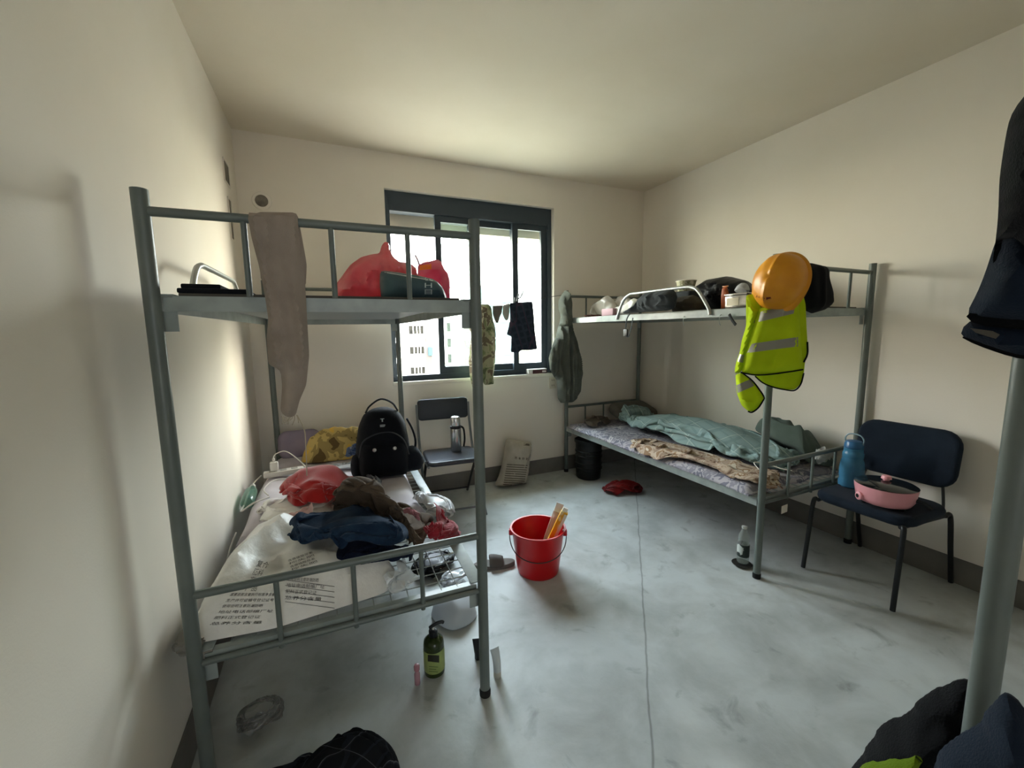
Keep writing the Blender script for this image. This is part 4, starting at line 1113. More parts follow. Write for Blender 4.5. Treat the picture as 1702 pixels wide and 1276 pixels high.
# mess tin with a paper bag, orange pack
c1, c2 = at(1208, 508, x=2.24), at(1240, 486, x=2.24)
y0, y1 = sorted((c1[1], c2[1])); zt = c2[2]
t = thing('mess_tin', 'shiny square steel tin beside the hard hat on the right upper bunk', 'tin', (2.28, (y0+y1)/2, ZB))
m_tin = mat('tin_steel', '#c9c7c2', rough=.22, metal=.9)
part('body', box(2.22, 2.36, y0-.02, y1, ZB, zt-.012, .006), m_tin, t)
part('lid', box(2.216, 2.364, y0-.024, y1+.004, zt-.012, zt, .005), m_tin, t)
part('label', box(2.2185, 2.2205, y0+.03, y1-.015, ZB+.015, zt-.025), mat('label_ivory', '#e8e0c8', rough=.6), t, sharp=0)
slab_x([(1222, 486), (1224, 476), (1232, 469), (1242, 470), (1246, 486)], 2.29, 'paper_bag', 'small white crumpled bag standing on the steel tin', 'bag', m_wbag, .03, .03, .03, 67, noise=((25, .006),))
for o_ in [bpy.data.objects['paper_bag']]:
    o_.location.z = zt+.002
g = crumple(.12, .10, (2.30, at(1205, 482, x=2.30)[1], .03, .025, .3), .05, floor=lambda x, y: np.full_like(x, ZB), n=14, seed=4)
a = at(1205, 490, x=2.30)
t = thing('snack_pack', 'small orange snack pack wedged between the black jacket and the steel tin', 'pack', (2.30, a[1], ZB))
part('pouch', inflate(np.array([(-.025, 0), (.025, 0), (.028, a[2]-ZB), (.012, a[2]-ZB+.05), (-.022, a[2]-ZB+.045), (-.028, a[2]-ZB)]), frame3((2.30, a[1], ZB), [0, -1, 0], [0, 0, 1]), tf=.012, tb=.012, edge=.02, res=.008), mat('pack_orange', '#b55a2c', rough=.4), t)
part('seal', box(2.297, 2.303, a[1]-.02, a[1]+.02, a[2]+.048, a[2]+.056, .001), mat('pack_orange_light', '#d38a55', rough=.4), t)
# bags near the window end
g = crumple(.40, .34, (2.30, 3.29, .09, .09, 0), .10, floor=lambda x, y: np.full_like(x, ZB), n=30, seed=71)
single('maroon_bag', g, mat('bag_maroon', '#6a4a45', rough=.5, col2='#8a3b36', nscale=9), 'dark maroon bag at the window end of the right upper bunk', 'bag', sub=1, solid=.002)
m_cl2 = film('bag_clear', '#c9c4bd', amount=.45, rough=.25)
slab_x([(983, 524), (988, 505), (1000, 497), (1010, 490), (1018, 497), (1024, 508), (1027, 524)], 2.30, 'clear_bag', 'tied clear plastic bag next to the maroon bag on the right upper bunk', 'bag', m_cl2, .045, .045, .05, 73, noise=((14, .012),))
slab_x([(1027, 524), (1026, 500), (1030, 491), (1042, 493), (1054, 500), (1060, 524)], 2.40, 'clear_bag', 'clear plastic bag behind the white one on the right upper bunk', 'bag', m_cl2, .045, .045, .05, 74, noise=((14, .012),))
slab_x([(1022, 524), (1024, 510), (1040, 506), (1053, 495), (1063, 499), (1060, 511), (1045, 524)], 2.24, 'white_bag', 'crumpled white plastic bag beside the charcoal jacket on the right upper bunk', 'bag', mat('bag_white', '#dcdad4', rough=.4, thin=.25), .03, .025, .03, 75, noise=((18, .012),))
a, b_ = at(1003, 522, x=2.19), at(1022, 512, x=2.19)
single('pink_box', box(2.17, 2.22, min(a[1], b_[1]), max(a[1], b_[1]), ZB, b_[2], .004), mat('box_mauve', '#a9868f', rough=.6), 'small mauve box in front of the clear bag on the right upper bunk', 'box')
# strap end and wire hooks under the beam
q = lambda x, y: at(x, y, x=2.10)
single('black_strap', tube([q(1212, 522), q(1217, 532), q(1223, 540)], .009, 8, flat=(1, .3)), mat('strap_black', '#141414', rough=.8), 'short black strap dangling under the right upper bunk', 'strap')
for k, (x, y) in enumerate(((1136, 530), (1196, 528))):
    a = q(x, y-2); w = tube(smooth_path([a+[.012, 0, .012], a, a-[0, 0, .035], a-[-.012, 0, .05]]), .0022, 6)
    single('wire_hook', w, m_wire, ('wire hook under the right upper bunk below the olive pouch', 'wire hook under the right upper bunk nearer the hard hat')[k], 'hook')

# ---- hard hat, vest and black bag on the front post
hc = at(1291, 466, y=1.452)
rvec, uvec = CR, CU
ncam = (CO-hc)/np.linalg.norm(CO-hc)
U = -.42*rvec+.22*uvec+.85*ncam; U /= np.linalg.norm(U)
Fv = -.48*rvec-.86*uvec; Fv -= U*np.dot(U, Fv); Fv /= np.linalg.norm(Fv)
Sd = np.cross(Fv, U)
hatc = hc - U*.055 + ncam*.115
t = thing('hard_hat', 'yellow hard hat hung on the front post of the right bunk bed', 'helmet', tuple(hatc))
def hat_shell():
    n = 64; rings = []
    th = np.arange(n)*2*math.pi/n
    bx, by = .112, .136
    def ring(sx, sy, z, ridge=0.0):
        x, y = sx*np.cos(th), sy*np.sin(th)
        return np.stack([x, y, np.full(n, z)], 1)
    front = np.clip(np.sin(th), 0, 1)**1.4
    R0 = ring(bx+.016, by+.014, .0); R0[:, 1] += front*.040; R0[:, 2] -= front*.010
    R1 = ring(bx+.003, by+.002, .010); R1[:, 1] += front*.004
    rings += [R0, R1]
    for k in range(1, 13):
        a = math.pi/2*k/12.5; c = math.cos(a)**.72; s = math.sin(a)
        r = ring(bx*c, by*c, .012+.128*s)
        d = np.exp(-(r[:, 0]/.010)**2)*.012 + 1/(1+np.exp((np.abs(r[:, 0])-.046+.022*r[:, 1]/by)/.003))*.009
        w = np.clip((s-.25)/.5, 0, 1)
        r[:, 2] += d*w; r[:, :2] *= 1+(d*w*(1-s)*4)[:, None]
        rings.append(r)
    V, F = loft(rings, cap=False)
    V = np.concatenate([V, [[0, 0, .149]]]); i0 = (len(rings)-1)*n
    F += [[i0+k, i0+(k+1) % n, len(V)-1] for k in range(n)]
    return V, F
def hatw(g): return g[0] @ np.array([Sd, Fv, U]) + hatc, g[1]
m_hat = mat('hat_yellow', '#e09a1c', rough=.38, spec=.5, col2='#d2881a', nscale=7)
gh = hatw(hat_shell())
shell = part('shell', gh, m_hat, t, solid=.003)
th_ = bvh(gh)
mk_ = []
for s, qd in (('一', [(1249.5, 489), (1255, 493), (1256.5, 490.5), (1251, 486.5)]), ('建', [(1255.5, 493.5), (1262, 497), (1264, 493), (1257.5, 489.5)]),
              ('集', [(1263.5, 498), (1271.5, 499), (1272, 494), (1264.5, 493)]), ('团', [(1273.5, 499), (1282, 498), (1281, 493.5), (1273.5, 494)])):
    g_ = text_px(th_, s, qd, .0045, bold=.05)
    if len(g_[1]): mk_.append(g_)
if mk_: part('printed_mark', G(*mk_), mat('hat_print', '#6b1d12', rough=.6), shell, sharp=0)
part('head_band', hatw(tube([(.088*math.cos(a), .112*math.sin(a), .012) for a in np.linspace(0, 2*math.pi, 36, endpoint=False)], .012, 8, closed=True, flat=(1, .25))), mat('band_black', '#191919', rough=.7), t)
part('chin_strap', hatw(tube(smooth_path([(-.095, .0, .01), (-.11, .03, -.02), (-.085, .06, -.055), (-.07, .05, -.075)]), .007, 8, flat=(1, .35))), mat('strap_dark', '#1d1f1d', rough=.8), t)

vo = np.array([2.103, 1.405, 1.25]); fv = facing(vo, turn=.10)
m_lime = cloth('vest_lime', '#c4dc22', '#b8d01c', ns=7, thin=.2, bump=.15, bs=400)
m_refl = mat('reflective_band', '#8d8b80', rough=.4, metal=.3, spec=.6, bump=.1, bscale=300)
m_pipe = cloth('piping_black', '#121412')
t = thing('safety_vest', 'lime safety vest with grey reflective bands hanging under the hard hat', 'vest', (vo[0], vo[1], .98))
fv2 = lambda d: (fv[0]+fv[3]*d, *fv[1:])
def vp(pts, d): return pxpoly(pts, fv2(d))
def vpart(name, px, d, m, tf=.012, tb=.006, edge=.03, seed=0, folds=(), noise=((7, .006),), par=None, res=.012):
    f = fv2(d); g = inflate(pxpoly(px, f), f, drape=((16, 3, .005), (30, 6, .003)), tf=tf, tb=tb, edge=edge, res=res, seed=seed, noise=noise, folds=[(pxpoly(a, f), w, h) for a, w, h in folds])
    part(name, g, m, par or t); return g
# back panel behind
vpart('back_panel', [(1240, 490), (1333, 480), (1339, 506), (1341, 550), (1343, 585), (1338, 602), (1336, 620), (1331, 637), (1321, 648), (1305, 647), (1286, 643), (1268, 636), (1255, 625), (1240, 610)], -.012, m_lime, tf=.010, tb=.004, seed=1,
      folds=[([(1320, 520), (1330, 610)], .02, .010)])
g_fp = vpart('front_panel', [(1262, 512), (1290, 505), (1325, 488), (1329, 520), (1331, 560), (1334, 600), (1334.5, 614), (1310, 618), (1280, 621), (1255, 623), (1232, 619), (1238, 590), (1246, 560)], .022, m_lime, tf=.024, tb=.004, edge=.05, seed=2,
      folds=[([(1270, 520), (1262, 560), (1244, 612)], .02, .008), ([(1318, 500), (1322, 560), (1330, 610)], .02, .010), ([(1300, 522), (1290, 600)], .02, -.006)])
g_sp = vpart('left_panel', [(1240, 494), (1252, 512), (1262, 514), (1256, 535), (1247, 560), (1238, 590), (1232, 619), (1222, 622), (1221, 615), (1224, 600), (1229, 588), (1233, 565), (1239, 546), (1245, 518)], .012, m_lime, tf=.016, tb=.004, seed=3, folds=[([(1248, 520), (1240, 570), (1228, 612)], .012, .008)])
g_lf = vpart('lower_flap', [(1222, 622), (1234, 619), (1250, 632), (1262, 647), (1270, 660), (1269, 665), (1260, 678), (1250, 684.5), (1243, 683), (1232, 673), (1225, 654)], .018, m_lime, tf=.018, tb=.004, seed=4, folds=[([(1228, 640), (1250, 655), (1262, 668)], .015, .008), ([(1230, 662), (1250, 668)], .010, .010)])
def band(g, quad, name='reflective_band', m=m_refl, n=14):
    V2 = np.array([[i/n, j/4] for i in range(n+1) for j in range(5)]); F2 = [[i*5+j, i*5+5+j, i*5+6+j, i*5+1+j] for i in range(n) for j in range(4)]
    r = print_px(bvh(g), V2, F2, quad, .002)
    if len(r[1]): part(name, r, m, t)
band(g_fp, [(1241, 586.5), (1333, 574.5), (1332.5, 559), (1250, 571)])
band(g_fp, [(1260.5, 535), (1319, 521), (1322, 505), (1264, 518)])
band(g_sp, [(1226, 601), (1236, 603), (1238, 590), (1228, 588)])
band(g_sp, [(1239, 590), (1243, 590), (1266, 516), (1259, 513)], 'zip_band', mat('zip_band_grey', '#6d6c5c', rough=.7))
band(g_lf, [(1226, 653), (1254, 641), (1247, 630), (1224, 640)])
def pipe(px, d, r=.0035):
    f = fv2(d); part('piping', tube(smooth_path([atp(x, y, f[0], f[3]) for x, y in px], 5), r, 6), m_pipe, t)
pipe([(1231, 619), (1255, 623), (1280, 622), (1310, 618), (1335, 614)], .030)
pipe([(1233, 619), (1250, 632), (1262, 647), (1270, 660), (1268, 666), (1260, 678), (1250, 685), (1243, 683.5)], .026)
pipe([(1255, 625), (1268, 636), (1286, 643.5), (1305, 647.5), (1321, 648.5), (1331, 638), (1336, 620)], .0)
pipe([(1336, 602), (1342, 588), (1342, 568)], .004, .004)
# black bag over the near end rail
fbk = frame3(onr(.42, -.05, 1.6), [1, .0132, 0], [0, 0, 1])
o = pxpoly([(1326, 438), (1349, 437), (1367, 442), (1368, 461), (1374, 484), (1375, 508), (1366, 516), (1349, 521), (1338, 516), (1328, 500)], fbk)
single('black_bag', inflate(o, fbk, tf=.05, tb=.02, edge=.06, res=.013, seed=8, noise=((8, .008),), folds=[(pxpoly([(1350, 440), (1348, 515)], fbk), .015, .012)]), cloth('bag_black', '#131316'), 'black cloth bag hanging on the near rail right of the hard hat', 'bag')

# ---- hooded jacket on the far post
fj = frame3((2.09, 3.385, 1.2), [1, 0, 0], [0, 0, 1])
m_jk = cloth('jacket_grey_green', '#63675f', '#565a53', ns=10, thin=.05)
t = thing('hooded_jacket', 'grey-green hooded jacket hanging on the far post of the right bunk bed', 'jacket', (2.09, 3.40, .71))
def jp(name, px, d, tf, tb, seed, folds, m=m_jk, edge=.04):
    f = (fj[0]+fj[3]*d, *fj[1:]); part(name, inflate(pxpoly(px, f), f, tf=tf, tb=tb, edge=edge, res=.010, seed=seed, drape=((24, 3, .024), (60, 6, .009)), noise=((8, .006),), folds=[(pxpoly(a, f), w, h) for a, w, h in folds]), m, t)
jp('hood', [(939, 482), (944, 485), (947, 495), (948.5, 512), (950, 534), (944, 545), (935, 545), (929, 540), (932, 526), (928, 512), (928, 500), (934, 489)],   .0, .045, .012, 1, [([(940, 490), (934, 510), (938, 540)], .012, .016), ([(930, 505), (940, 530)], .010, .012)])
jp('body', [(928, 541), (938, 538), (950, 533), (953, 552), (959, 573), (964, 595), (966, 620), (963, 650), (957, 662), (950, 668.5), (932, 669.5), (927, 662), (925.5, 632), (918.5, 622), (920, 590), (922, 566)], 0.0, .045, .012, 2,
   [([(938, 542), (939, 600), (938, 665)], .012, .018), ([(946, 545), (947, 600), (946, 665)], .010, .016), ([(955, 560), (958, 640)], .012, .012), ([(930, 550), (928, 650)], .010, .012)])
jp('sleeve', [(922, 564), (930, 560), (930, 590), (927, 618), (922, 628), (914, 614), (912, 595), (916, 580)], .035, .025, .015, 3, [([(924, 570), (920, 600)], .008, .008), ([(913, 603), (924, 600)], .006, .008)])
part('drawcord', tube(smooth_path([at(943, 548, y=3.325), at(944.5, 600, y=3.32), at(944, 655, y=3.325)]), .003, 6), cloth('cord_pale', '#a29f94'), t)

# ---- clothes line with washing
A_, B_ = at(664, 521, y=3.375), at(938, 490, y=3.43)
def ln(px):
    lo, hi = 0.0, 1.0
    for _ in range(40):
        m_ = (lo+hi)/2
        if topx(A_+(B_-A_)*m_)[0] < px: lo = m_
        else: hi = m_
    return A_+(B_-A_)*lo
single('clothes_line', tube([A_+(B_-A_)*s - np.array([0, 0, .012*math.sin(math.pi*s)]) for s in np.linspace(0, 1, 24)], .0022, 6), cloth('line_dark', '#3a3c3c'), 'thin dark clothes line strung from the left bunk to the far post', 'clothes line')
def hung(name, label, cat, px, m, seed, folds=(), tf=.014, tb=.012, edge=.03, d=0.0, noise=((9, .006),)):
    o_ = ln(np.mean([p[0] for p in px])); f = frame3(o_, B_-A_, [0, 0, 1]); f = (f[0]+f[3]*d, *f[1:])
    g = inflate(pxpoly(px, f), f, tf=tf, tb=tb, edge=edge, res=.012, seed=seed, noise=noise, drape=((22, 3, .010), (50, 6, .004)), folds=[(pxpoly(a, f), w, h) for a, w, h in folds])
    return single(name, g, m, label, cat), f
m_camo = camo('camouflage', ['#5b6349', '#7f8763', '#9b9a7c', '#6e6452', '#b4b39a'], 9)
t, f = hung('camouflage_jacket', 'camouflage jacket on the clothes line behind the near post of the left bunk', 'jacket',
  [(784, 520), (790, 510), (800, 505), (812, 505), (817, 512), (819, 530), (822, 545), (824, 575), (823, 600), (820, 625), (821, 638), (806, 640), (802, 634), (795, 640), (785, 644), (781, 625), (779, 600), (781, 575), (784, 555), (780, 548), (781, 540)], m_camo, 1,
  folds=[([(800, 510), (798, 570), (797, 635)], .015, .014), ([(812, 520), (815, 620)], .012, .012), ([(786, 540), (785, 620)], .012, .012)], tf=.03, tb=.03, edge=.05)
part('strap', tube(smooth_path([atp(*p_, f[0], f[3]) for p_ in ((818, 530), (822, 545), (823, 560), (822, 575))]), .006, 6), cloth('strap_navy', '#3a3d4a'), t)
hung('grey_underwear', 'small grey triangular garment on the clothes line, left of its paler neighbour', 'garment', [(819, 508), (836, 507), (834, 520), (830, 528), (829, 536), (824, 537), (821, 528), (819, 522)], cloth('rag_taupe', '#6e6a63', thin=.2), 2, tf=.006, tb=.005)
hung('pale_sock', 'pale grey sock-like cloth pegged beside the dark towel on the clothes line', 'sock', [(836, 507), (847, 504), (847, 520), (845, 530), (842, 534), (838, 529), (835, 521)], cloth('sock_pale', '#8b8983', thin=.25), 3, tf=.010, tb=.006, edge=.02)
hung('dark_towel', 'dark checked cloth folded double over the clothes line in the window', 'cloth', [(847, 504), (866, 502), (885, 501), (887, 520), (889, 550), (893, 580), (880, 582), (866, 582), (862, 586), (849, 585), (850, 559), (842, 556), (845, 545), (848, 530)],
     plaid('towel_dark_check', '#232a35', '#3b3240', '#2b3340', s=18, w=.15), 4, tf=.010, tb=.010, folds=[([(852, 530), (890, 556)], .01, .005)])

# ---- cigarette pack on the window board
a, b_ = at(875, 620, y=YB+.02), at(907, 619, y=YB+.02)
t = thing('cigarette_pack', 'white and maroon cigarette pack lying on the window board', 'pack', (a[0], YB+.02, WZ0))
part('box', box(a[0]+.01, b_[0], YB-.002, YB+.048, WZ0+.0005, WZ0+.046, .003), mat('pack_white', '#e4e0dc', rough=.5), t)
part('side_panel', box(a[0]+.055, b_[0]+.001, YB-.0035, YB+.046, WZ0+.002, WZ0+.038, .002), mat('pack_maroon', '#4c2528', rough=.5), t)
part('label', box(b_[0]-.05, b_[0]-.008, YB-.0045, YB-.003, WZ0+.012, WZ0+.028), mat('pack_label', '#c9bdb8', rough=.5), t, sharp=0)

# ------------------------------------------------------------------ chairs
m_blk = mat('chair_black_tube', '#17191b', rough=.45, spec=.5)
m_vinyl = cloth('chair_navy_fabric', '#1e2733', '#1a222d', ns=12, bump=.2)
# padded chair by the right wall
t = thing('padded_chair', 'dark navy padded chair by the right wall carrying the pink pot', 'chair', (2.72, 1.19, 0))
fs = frame3((2.69, 1.185, .443), [1, 0, 0], [0, 1, 0])
part('seat', pad(.42, .45, .055, .09, .026, fs), m_vinyl, t)
fbx = frame3((2.965, 1.20, .685), [0, -1, 0], [.13, 0, 1])
part('backrest', pad(.46, .31, .05, .085, .024, fbx, curve=lambda x, y: .35*x*x), m_vinyl, t)
for s, yf, yb in ((1, 1.395, 1.40), (-1, .985, .975)):
    part('leg', tube(smooth_path([(2.505, yf*.5+1.19*.5+s*.09, .42), (2.49, yf, .40), (2.47, yf+s*.003, .2), (2.452, yf+s*.006, .008)], 6), .0115, 10), m_blk, t)
    part('leg', tube(smooth_path([(2.86, yb, .415), (2.92, yb, .40), (2.965, yb, .22), (3.018, yb, .008)], 6), .0115, 10), m_blk, t)
    part('seat_rail', bar((2.50, yf*.5+1.19*.5+s*.085, .416), (2.87, yb, .416), .010), m_blk, t)
    part('back_support', tube(smooth_path([(2.84, 1.19+s*.19, .416), (2.90, 1.19+s*.19, .43), (2.93, 1.195+s*.18, .50), (2.955, 1.20+s*.16, .62)], 6), .012, 8, flat=(1, .55)), m_blk, t)
for y in (.99, 1.39):
    pass
# pink electric pot
px_, py_, pz_ = 2.60, 1.120, .4715
t = thing('electric_pot', 'pink electric cooking pot with black glass lid standing on the navy chair', 'pot', (px_, py_, pz_))
m_pink = mat('pot_pink', '#e09aa2', rough=.3, spec=.5)
R_ = .128
part('body', lathe([(0, .010), (.085, .010), (.105, .018), (.118, .04), (R_-.002, .085), (R_, .105), (R_-.006, .108), (.10, .05), (0, .03)], c=(px_, py_, pz_), n=40), m_pink, t)
for k in range(3):
    a = 2.4+k*2.1
    part('foot', lathe([(0, 0), (.012, 0), (.014, .012), (0, .014)], c=(px_+.085*math.cos(a), py_+.085*math.sin(a), pz_), n=12), m_blk, t)
lid = part('lid', lathe([(R_-.002, .106), (R_+.001, .109), (R_-.01, .116), (.07, .126), (.02, .130), (0, .130)], c=(px_, py_, pz_), n=40), mat('lid_smoked_glass', '#17191a', rough=.12, spec=.6, coat=.5), t)
part('knob', lathe([(.013, .129), (.014, .134), (.022, .138), (.020, .150), (.017, .154), (0, .155)], c=(px_, py_, pz_), n=20), m_pink, lid)
cd = np.array([CO[0]-px_, CO[1]-py_, 0]); cd /= np.linalg.norm(cd); sd = np.array([-cd[1], cd[0], 0])
sp0 = np.array([px_, py_, pz_+.045])+(cd*.30-sd*.95)/np.linalg.norm(cd*.30-sd*.95)*.0
for s_ in (-1,):
    dirv = (cd*.62-sd*.78)
    ctr = np.array([px_, py_, pz_+.045])+dirv*.118
    up_ = np.array([0, 0, 1.]); R3 = np.stack([np.cross(up_, dirv), up_, dirv], 1)
    part('socket', lathe([(.022, -.01), (.022, .012), (.017, .016), (.0, .016)], c=ctr, R=R3, n=18), m_pink, t)
    part('socket_hole', lathe([(.010, .0155), (.010, .0175), (0, .0175)], c=ctr, R=R3, n=14), mat('hole_black', '#0c0c0c', rough=.8), t)
dv = (cd*.25+sd*.97); c1 = np.array([px_, py_, pz_])
part('handle', tube(smooth_path([c1+dv*.112+[0, 0, .06], c1+dv*.15+[0, 0, .055], c1+dv*.18+[0, 0, .035]]), .009, 8, flat=(1, .5)), m_blk, t)
# blue water jug
jx, jy, jz = 2.735, 1.342, .4715
t = thing('water_jug', 'translucent blue water jug with loop handle behind the pink pot', 'jug', (jx, jy, jz))
m_jug = mat('jug_blue', '#4d89ad', rough=.18, spec=.5, trans=.35, ior=1.3)
part('body', lathe([(0, .0), (.052, .0), (.060, .008), (.061, .03), (.056, .05), (.0595, .07), (.059, .115), (.054, .15), (.048, .17), (.050, .175), (.050, .20), (.046, .205), (.046, .222), (.040, .228), (0, .228)], c=(jx, jy, jz), n=32), m_jug, t)
part('cap', lathe([(.044, .2285), (.046, .231), (.045, .255), (.036, .268), (.015, .273), (0, .273)], c=(jx, jy, jz), n=28), mat('jug_cap_blue', '#285a84', rough=.3, spec=.5), t)
part('loop_handle', tube(smooth_path([(jx, jy-.042, jz+.25), (jx, jy-.046, jz+.28), (jx, jy-.025, jz+.305), (jx, jy+.025, jz+.305), (jx, jy+.046, jz+.28), (jx, jy+.042, jz+.25)], 6), .004, 8), mat('handle_grey_blue', '#7f97a4', rough=.3), t)

# folding chair by the back wall
fo_, fa = np.array([.84, 3.12, 0.0]), math.radians(-5)
t = thing('folding_chair', 'black folding chair by the back wall with a steel flask on its seat', 'chair', tuple(fo_), fa)
PF = lambda n, g, m, par=None, **k: part(n, g, m, par or t, world=False, **k)
m_ftube = mat('chair_grey_tube', '#6f7476', rough=.35, metal=.5)
sfr = frame3((0, -.03, .432), [1, 0, 0], [0, 1, 0])
PF('seat', pad(.40, .38, .035, .05, .016, sfr), mat('seat_dark_vinyl', '#2c3038', rough=.35, spec=.5, bump=.1, bscale=60))
bfr = frame3((0, .262, .755), [-1, 0, 0], [0, .12, 1])
PF('backrest', pad(.42, .175, .03, .03, .014, bfr, curve=lambda x, y: .25*x*x), mat('backrest_dark_vinyl', '#262b31', rough=.4, spec=.4))
for s in (-1, 1):
    PF('leg', tube(smooth_path([(s*.215, .275, .80), (s*.215, .25, .66), (s*.215, .10, .36), (s*.215, -.25, .010)], 6), .0105, 10), m_ftube)
    PF('leg', tube(smooth_path([(s*.195, -.17, .44), (s*.195, -.05, .40), (s*.195, .14, .2), (s*.195, .30, .010)], 6), .0105, 10), m_blk)
    PF('seat_rail', bar((s*.195, -.20, .412), (s*.215, .17, .425), .009), m_ftube)
PF('crossbar', bar((-.195, .26, .05), (.195, .26, .05), .008), m_blk)
PF('crossbar', bar((-.215, -.19, .06), (.215, -.19, .06), .008), m_ftube)
# thermos flask
fx0, fy0, fz0 = .895, 3.14, .4515
t = thing('thermos_flask', 'stainless steel thermos flask with strap standing on the folding chair', 'flask', (fx0, fy0, fz0))
m_ss = mat('flask_steel', '#b9b9b6', rough=.22, metal=.9)
part('body', lathe([(0, 0), (.040, 0), (.042, .004), (.042, .175), (.040, .185), (.036, .19)], c=(fx0, fy0, fz0)), m_ss, t)
part('collar', lathe([(.040, .183), (.044, .186), (.044, .205), (.040, .208)], c=(fx0, fy0, fz0)), mat('flask_black', '#1c1d1f', rough=.5), t)
part('cup', lathe([(.039, .207), (.0405, .21), (.0385, .265), (.033, .277), (.02, .282), (0, .283)], c=(fx0, fy0, fz0)), mat('flask_cup_steel', '#cfcfcc', rough=.25, metal=.85), t)
part('strap', tube(smooth_path([(fx0+.044, fy0, fz0+.195), (fx0+.066, fy0, fz0+.17), (fx0+.072, fy0, fz0+.09), (fx0+.060, fy0-.01, fz0+.03)]), .006, 6, flat=(1.3, .4)), mat('strap_black2', '#1a1a1a', rough=.8), t)

# ------------------------------------------------------------------ along the back wall
fr = frame3((1.45, 3.335, .004), [1, -.10, 0], [.02, .12, 1])
o = pxpoly([(832, 818), (822, 806), (829, 790), (834, 772), (838, 752), (838, 742), (841, 729), (848, 728), (860, 732), (883, 734), (883, 748), (880, 765), (878, 785), (874, 805), (876, 815), (866, 818), (850, 820)], fr)
o[:, 1] = np.maximum(o[:, 1], 0.002)
g = inflate(o, fr, tf=.075, tb=.06, edge=.08, res=.014, seed=3, noise=((7, .012), (16, .005)), folds=[(pxpoly([(876, 750), (866, 775)], fr), .012, .012), (pxpoly([(845, 740), (850, 800)], fr), .02, .008)])
sk = single('woven_sack', g, mat('woven_sack_grey', '#b5aea0', rough=.6, spec=.3, col2='#a49d90', nscale=9, bump=.3, bscale=42), 'upright white woven sack with printed lines standing by the back wall', 'sack')
tree = bvh(g); PG = []; PL = []
for k in range(13):
    y = 769+k*3.7; x0 = 841-.75*k*.9; V2, F2 = strip2(12, .42)
    PL.append(print_px(tree, V2, F2, [(x0+1.5, y+3.4), (877-.7*k, y+5.2), (877-.7*k, y+1.9), (x0+1.5, y)], .002))
for k, s in enumerate('开本种料'):
    PG.append(text_px(tree, s, [(855.5+6.3*k, 763+.6*k), (859.5+6.3*k, 763.6+.6*k), (859.5+6.3*k, 759+.6*k), (855.5+6.3*k, 758.4+.6*k)], .002, bold=.03))
V2, F2 = strip2(8, 1.0)
PG.append(print_px(tree, V2, F2, [(870, 739.5), (880, 741), (880, 737.5), (870, 736)], .002))
part('printed_text', G(*[q for q in PG if len(q[1])]), mat('sack_print_brown', '#5f574c', rough=.7), sk, sharp=0)
part('printed_lines', G(*[q for q in PL if len(q[1])]), mat('sack_print_brown', '#5f574c'), sk, sharp=0)
# black ribbed drum under the right bed
dx_, dy_ = 2.215, 3.235
t = thing('plastic_drum', 'black ribbed plastic drum under the window end of the right bunk bed', 'drum', (dx_, dy_, 0))
m_drum = mat('drum_black', '#141615', rough=.45, spec=.4)
pr_ = [(0, 0), (.108, 0), (.115, .008), (.117, .06)]
for z in (.10, .145, .215, .26): pr_ += [(.119, z-.012), (.127, z-.006), (.127, z+.006), (.120, z+.012)]
pr_ += [(.124, .33), (.126, .345)]
part('body', lathe(pr_, c=(dx_, dy_, 0), n=40), m_drum, t)
part('lid', lathe([(.127, .346), (.133, .348), (.133, .37), (.125, .374), (.118, .368), (0, .366)], c=(dx_, dy_, 0), n=40), m_drum, t)
gl = lathe(pr_, c=(dx_, dy_, 0), n=40); td = bvh(gl)
mk = text_px(td, '桶装', [(957, 759), (984, 760), (984, 753), (957, 752)], .002)
if len(mk[1]): part('printed_mark', mk, mat('drum_print', '#3c403e', rough=.6), t, sharp=0)
fl0 = lambda x, y: np.zeros_like(x)
g = crumple(.62, .50, (2.27, 2.80, .19, .12, -.2), .12, floor=lambda x, y: .07*np.clip(1-((x-2.27)/.18)**2-((y-2.80)/.11)**2, 0, 1)**.7, n=40, seed=81)
single('red_bag', g, mat('bag_dark_red', '#8f1d1d', rough=.45, spec=.4, col2='#6d1717', nscale=14, thin=.3), 'crumpled dark red plastic bag on the floor under the right bunk bed', 'bag', sub=1)

# ------------------------------------------------------------------ on the floor
# red bucket
bx, by = 1.055, 2.045
t = thing('red_bucket', 'red plastic bucket with wire handle in the middle of the floor', 'bucket', (bx, by, 0))
m_bk = mat('bucket_red', '#c8141c', rough=.3, spec=.5, thin=.12)
Hb, R0, R1 = .262, .118, .152
part('body', lathe([(0, .004), (R0-.008, .004), (R0-.004, 0), (R0, .003), (R0+.004, .02), (R1-.004, Hb-.03), (R1-.003, Hb-.028), (R1, Hb-.012), (R1+.004, Hb-.004), (R1+.010, Hb), (R1+.009, Hb+.004), (R1-.001, Hb+.003),
                    (R1-.007, Hb-.03), (R0-.002, .012), (0, .010)], c=(bx, by, 0), n=56), m_bk, t)
vd = np.array([bx, by, 0])-np.array([CO[0], CO[1], 0]); vd /= np.linalg.norm(vd); sd = np.array([vd[1], -vd[0], 0])
B0 = np.array([bx, by, 0.0])
for s in (-1, 1):
    pc = B0+sd*s*(R1+.006)
    part('handle_lug', rotz(box(pc[0]-.016, pc[0]+.010, pc[1]-.016, pc[1]+.016, Hb-.045, Hb-.012, .005), math.atan2(sd[1]*s, sd[0]*s), pc), m_bk, t)
hw = []
for k in range(25):
    a = math.pi*k/24; c_, s_ = math.cos(a), math.sin(a)
    dn = .115*s_**.8
    rad = R1+.008
    ang = a
    P_ = B0 + sd*(-c_*(rad+.006*s_*0+.004)) - vd*(s_*(R1+.012-.028*s_)) + np.array([0, 0, Hb-.028-dn])
    hw.append(P_)
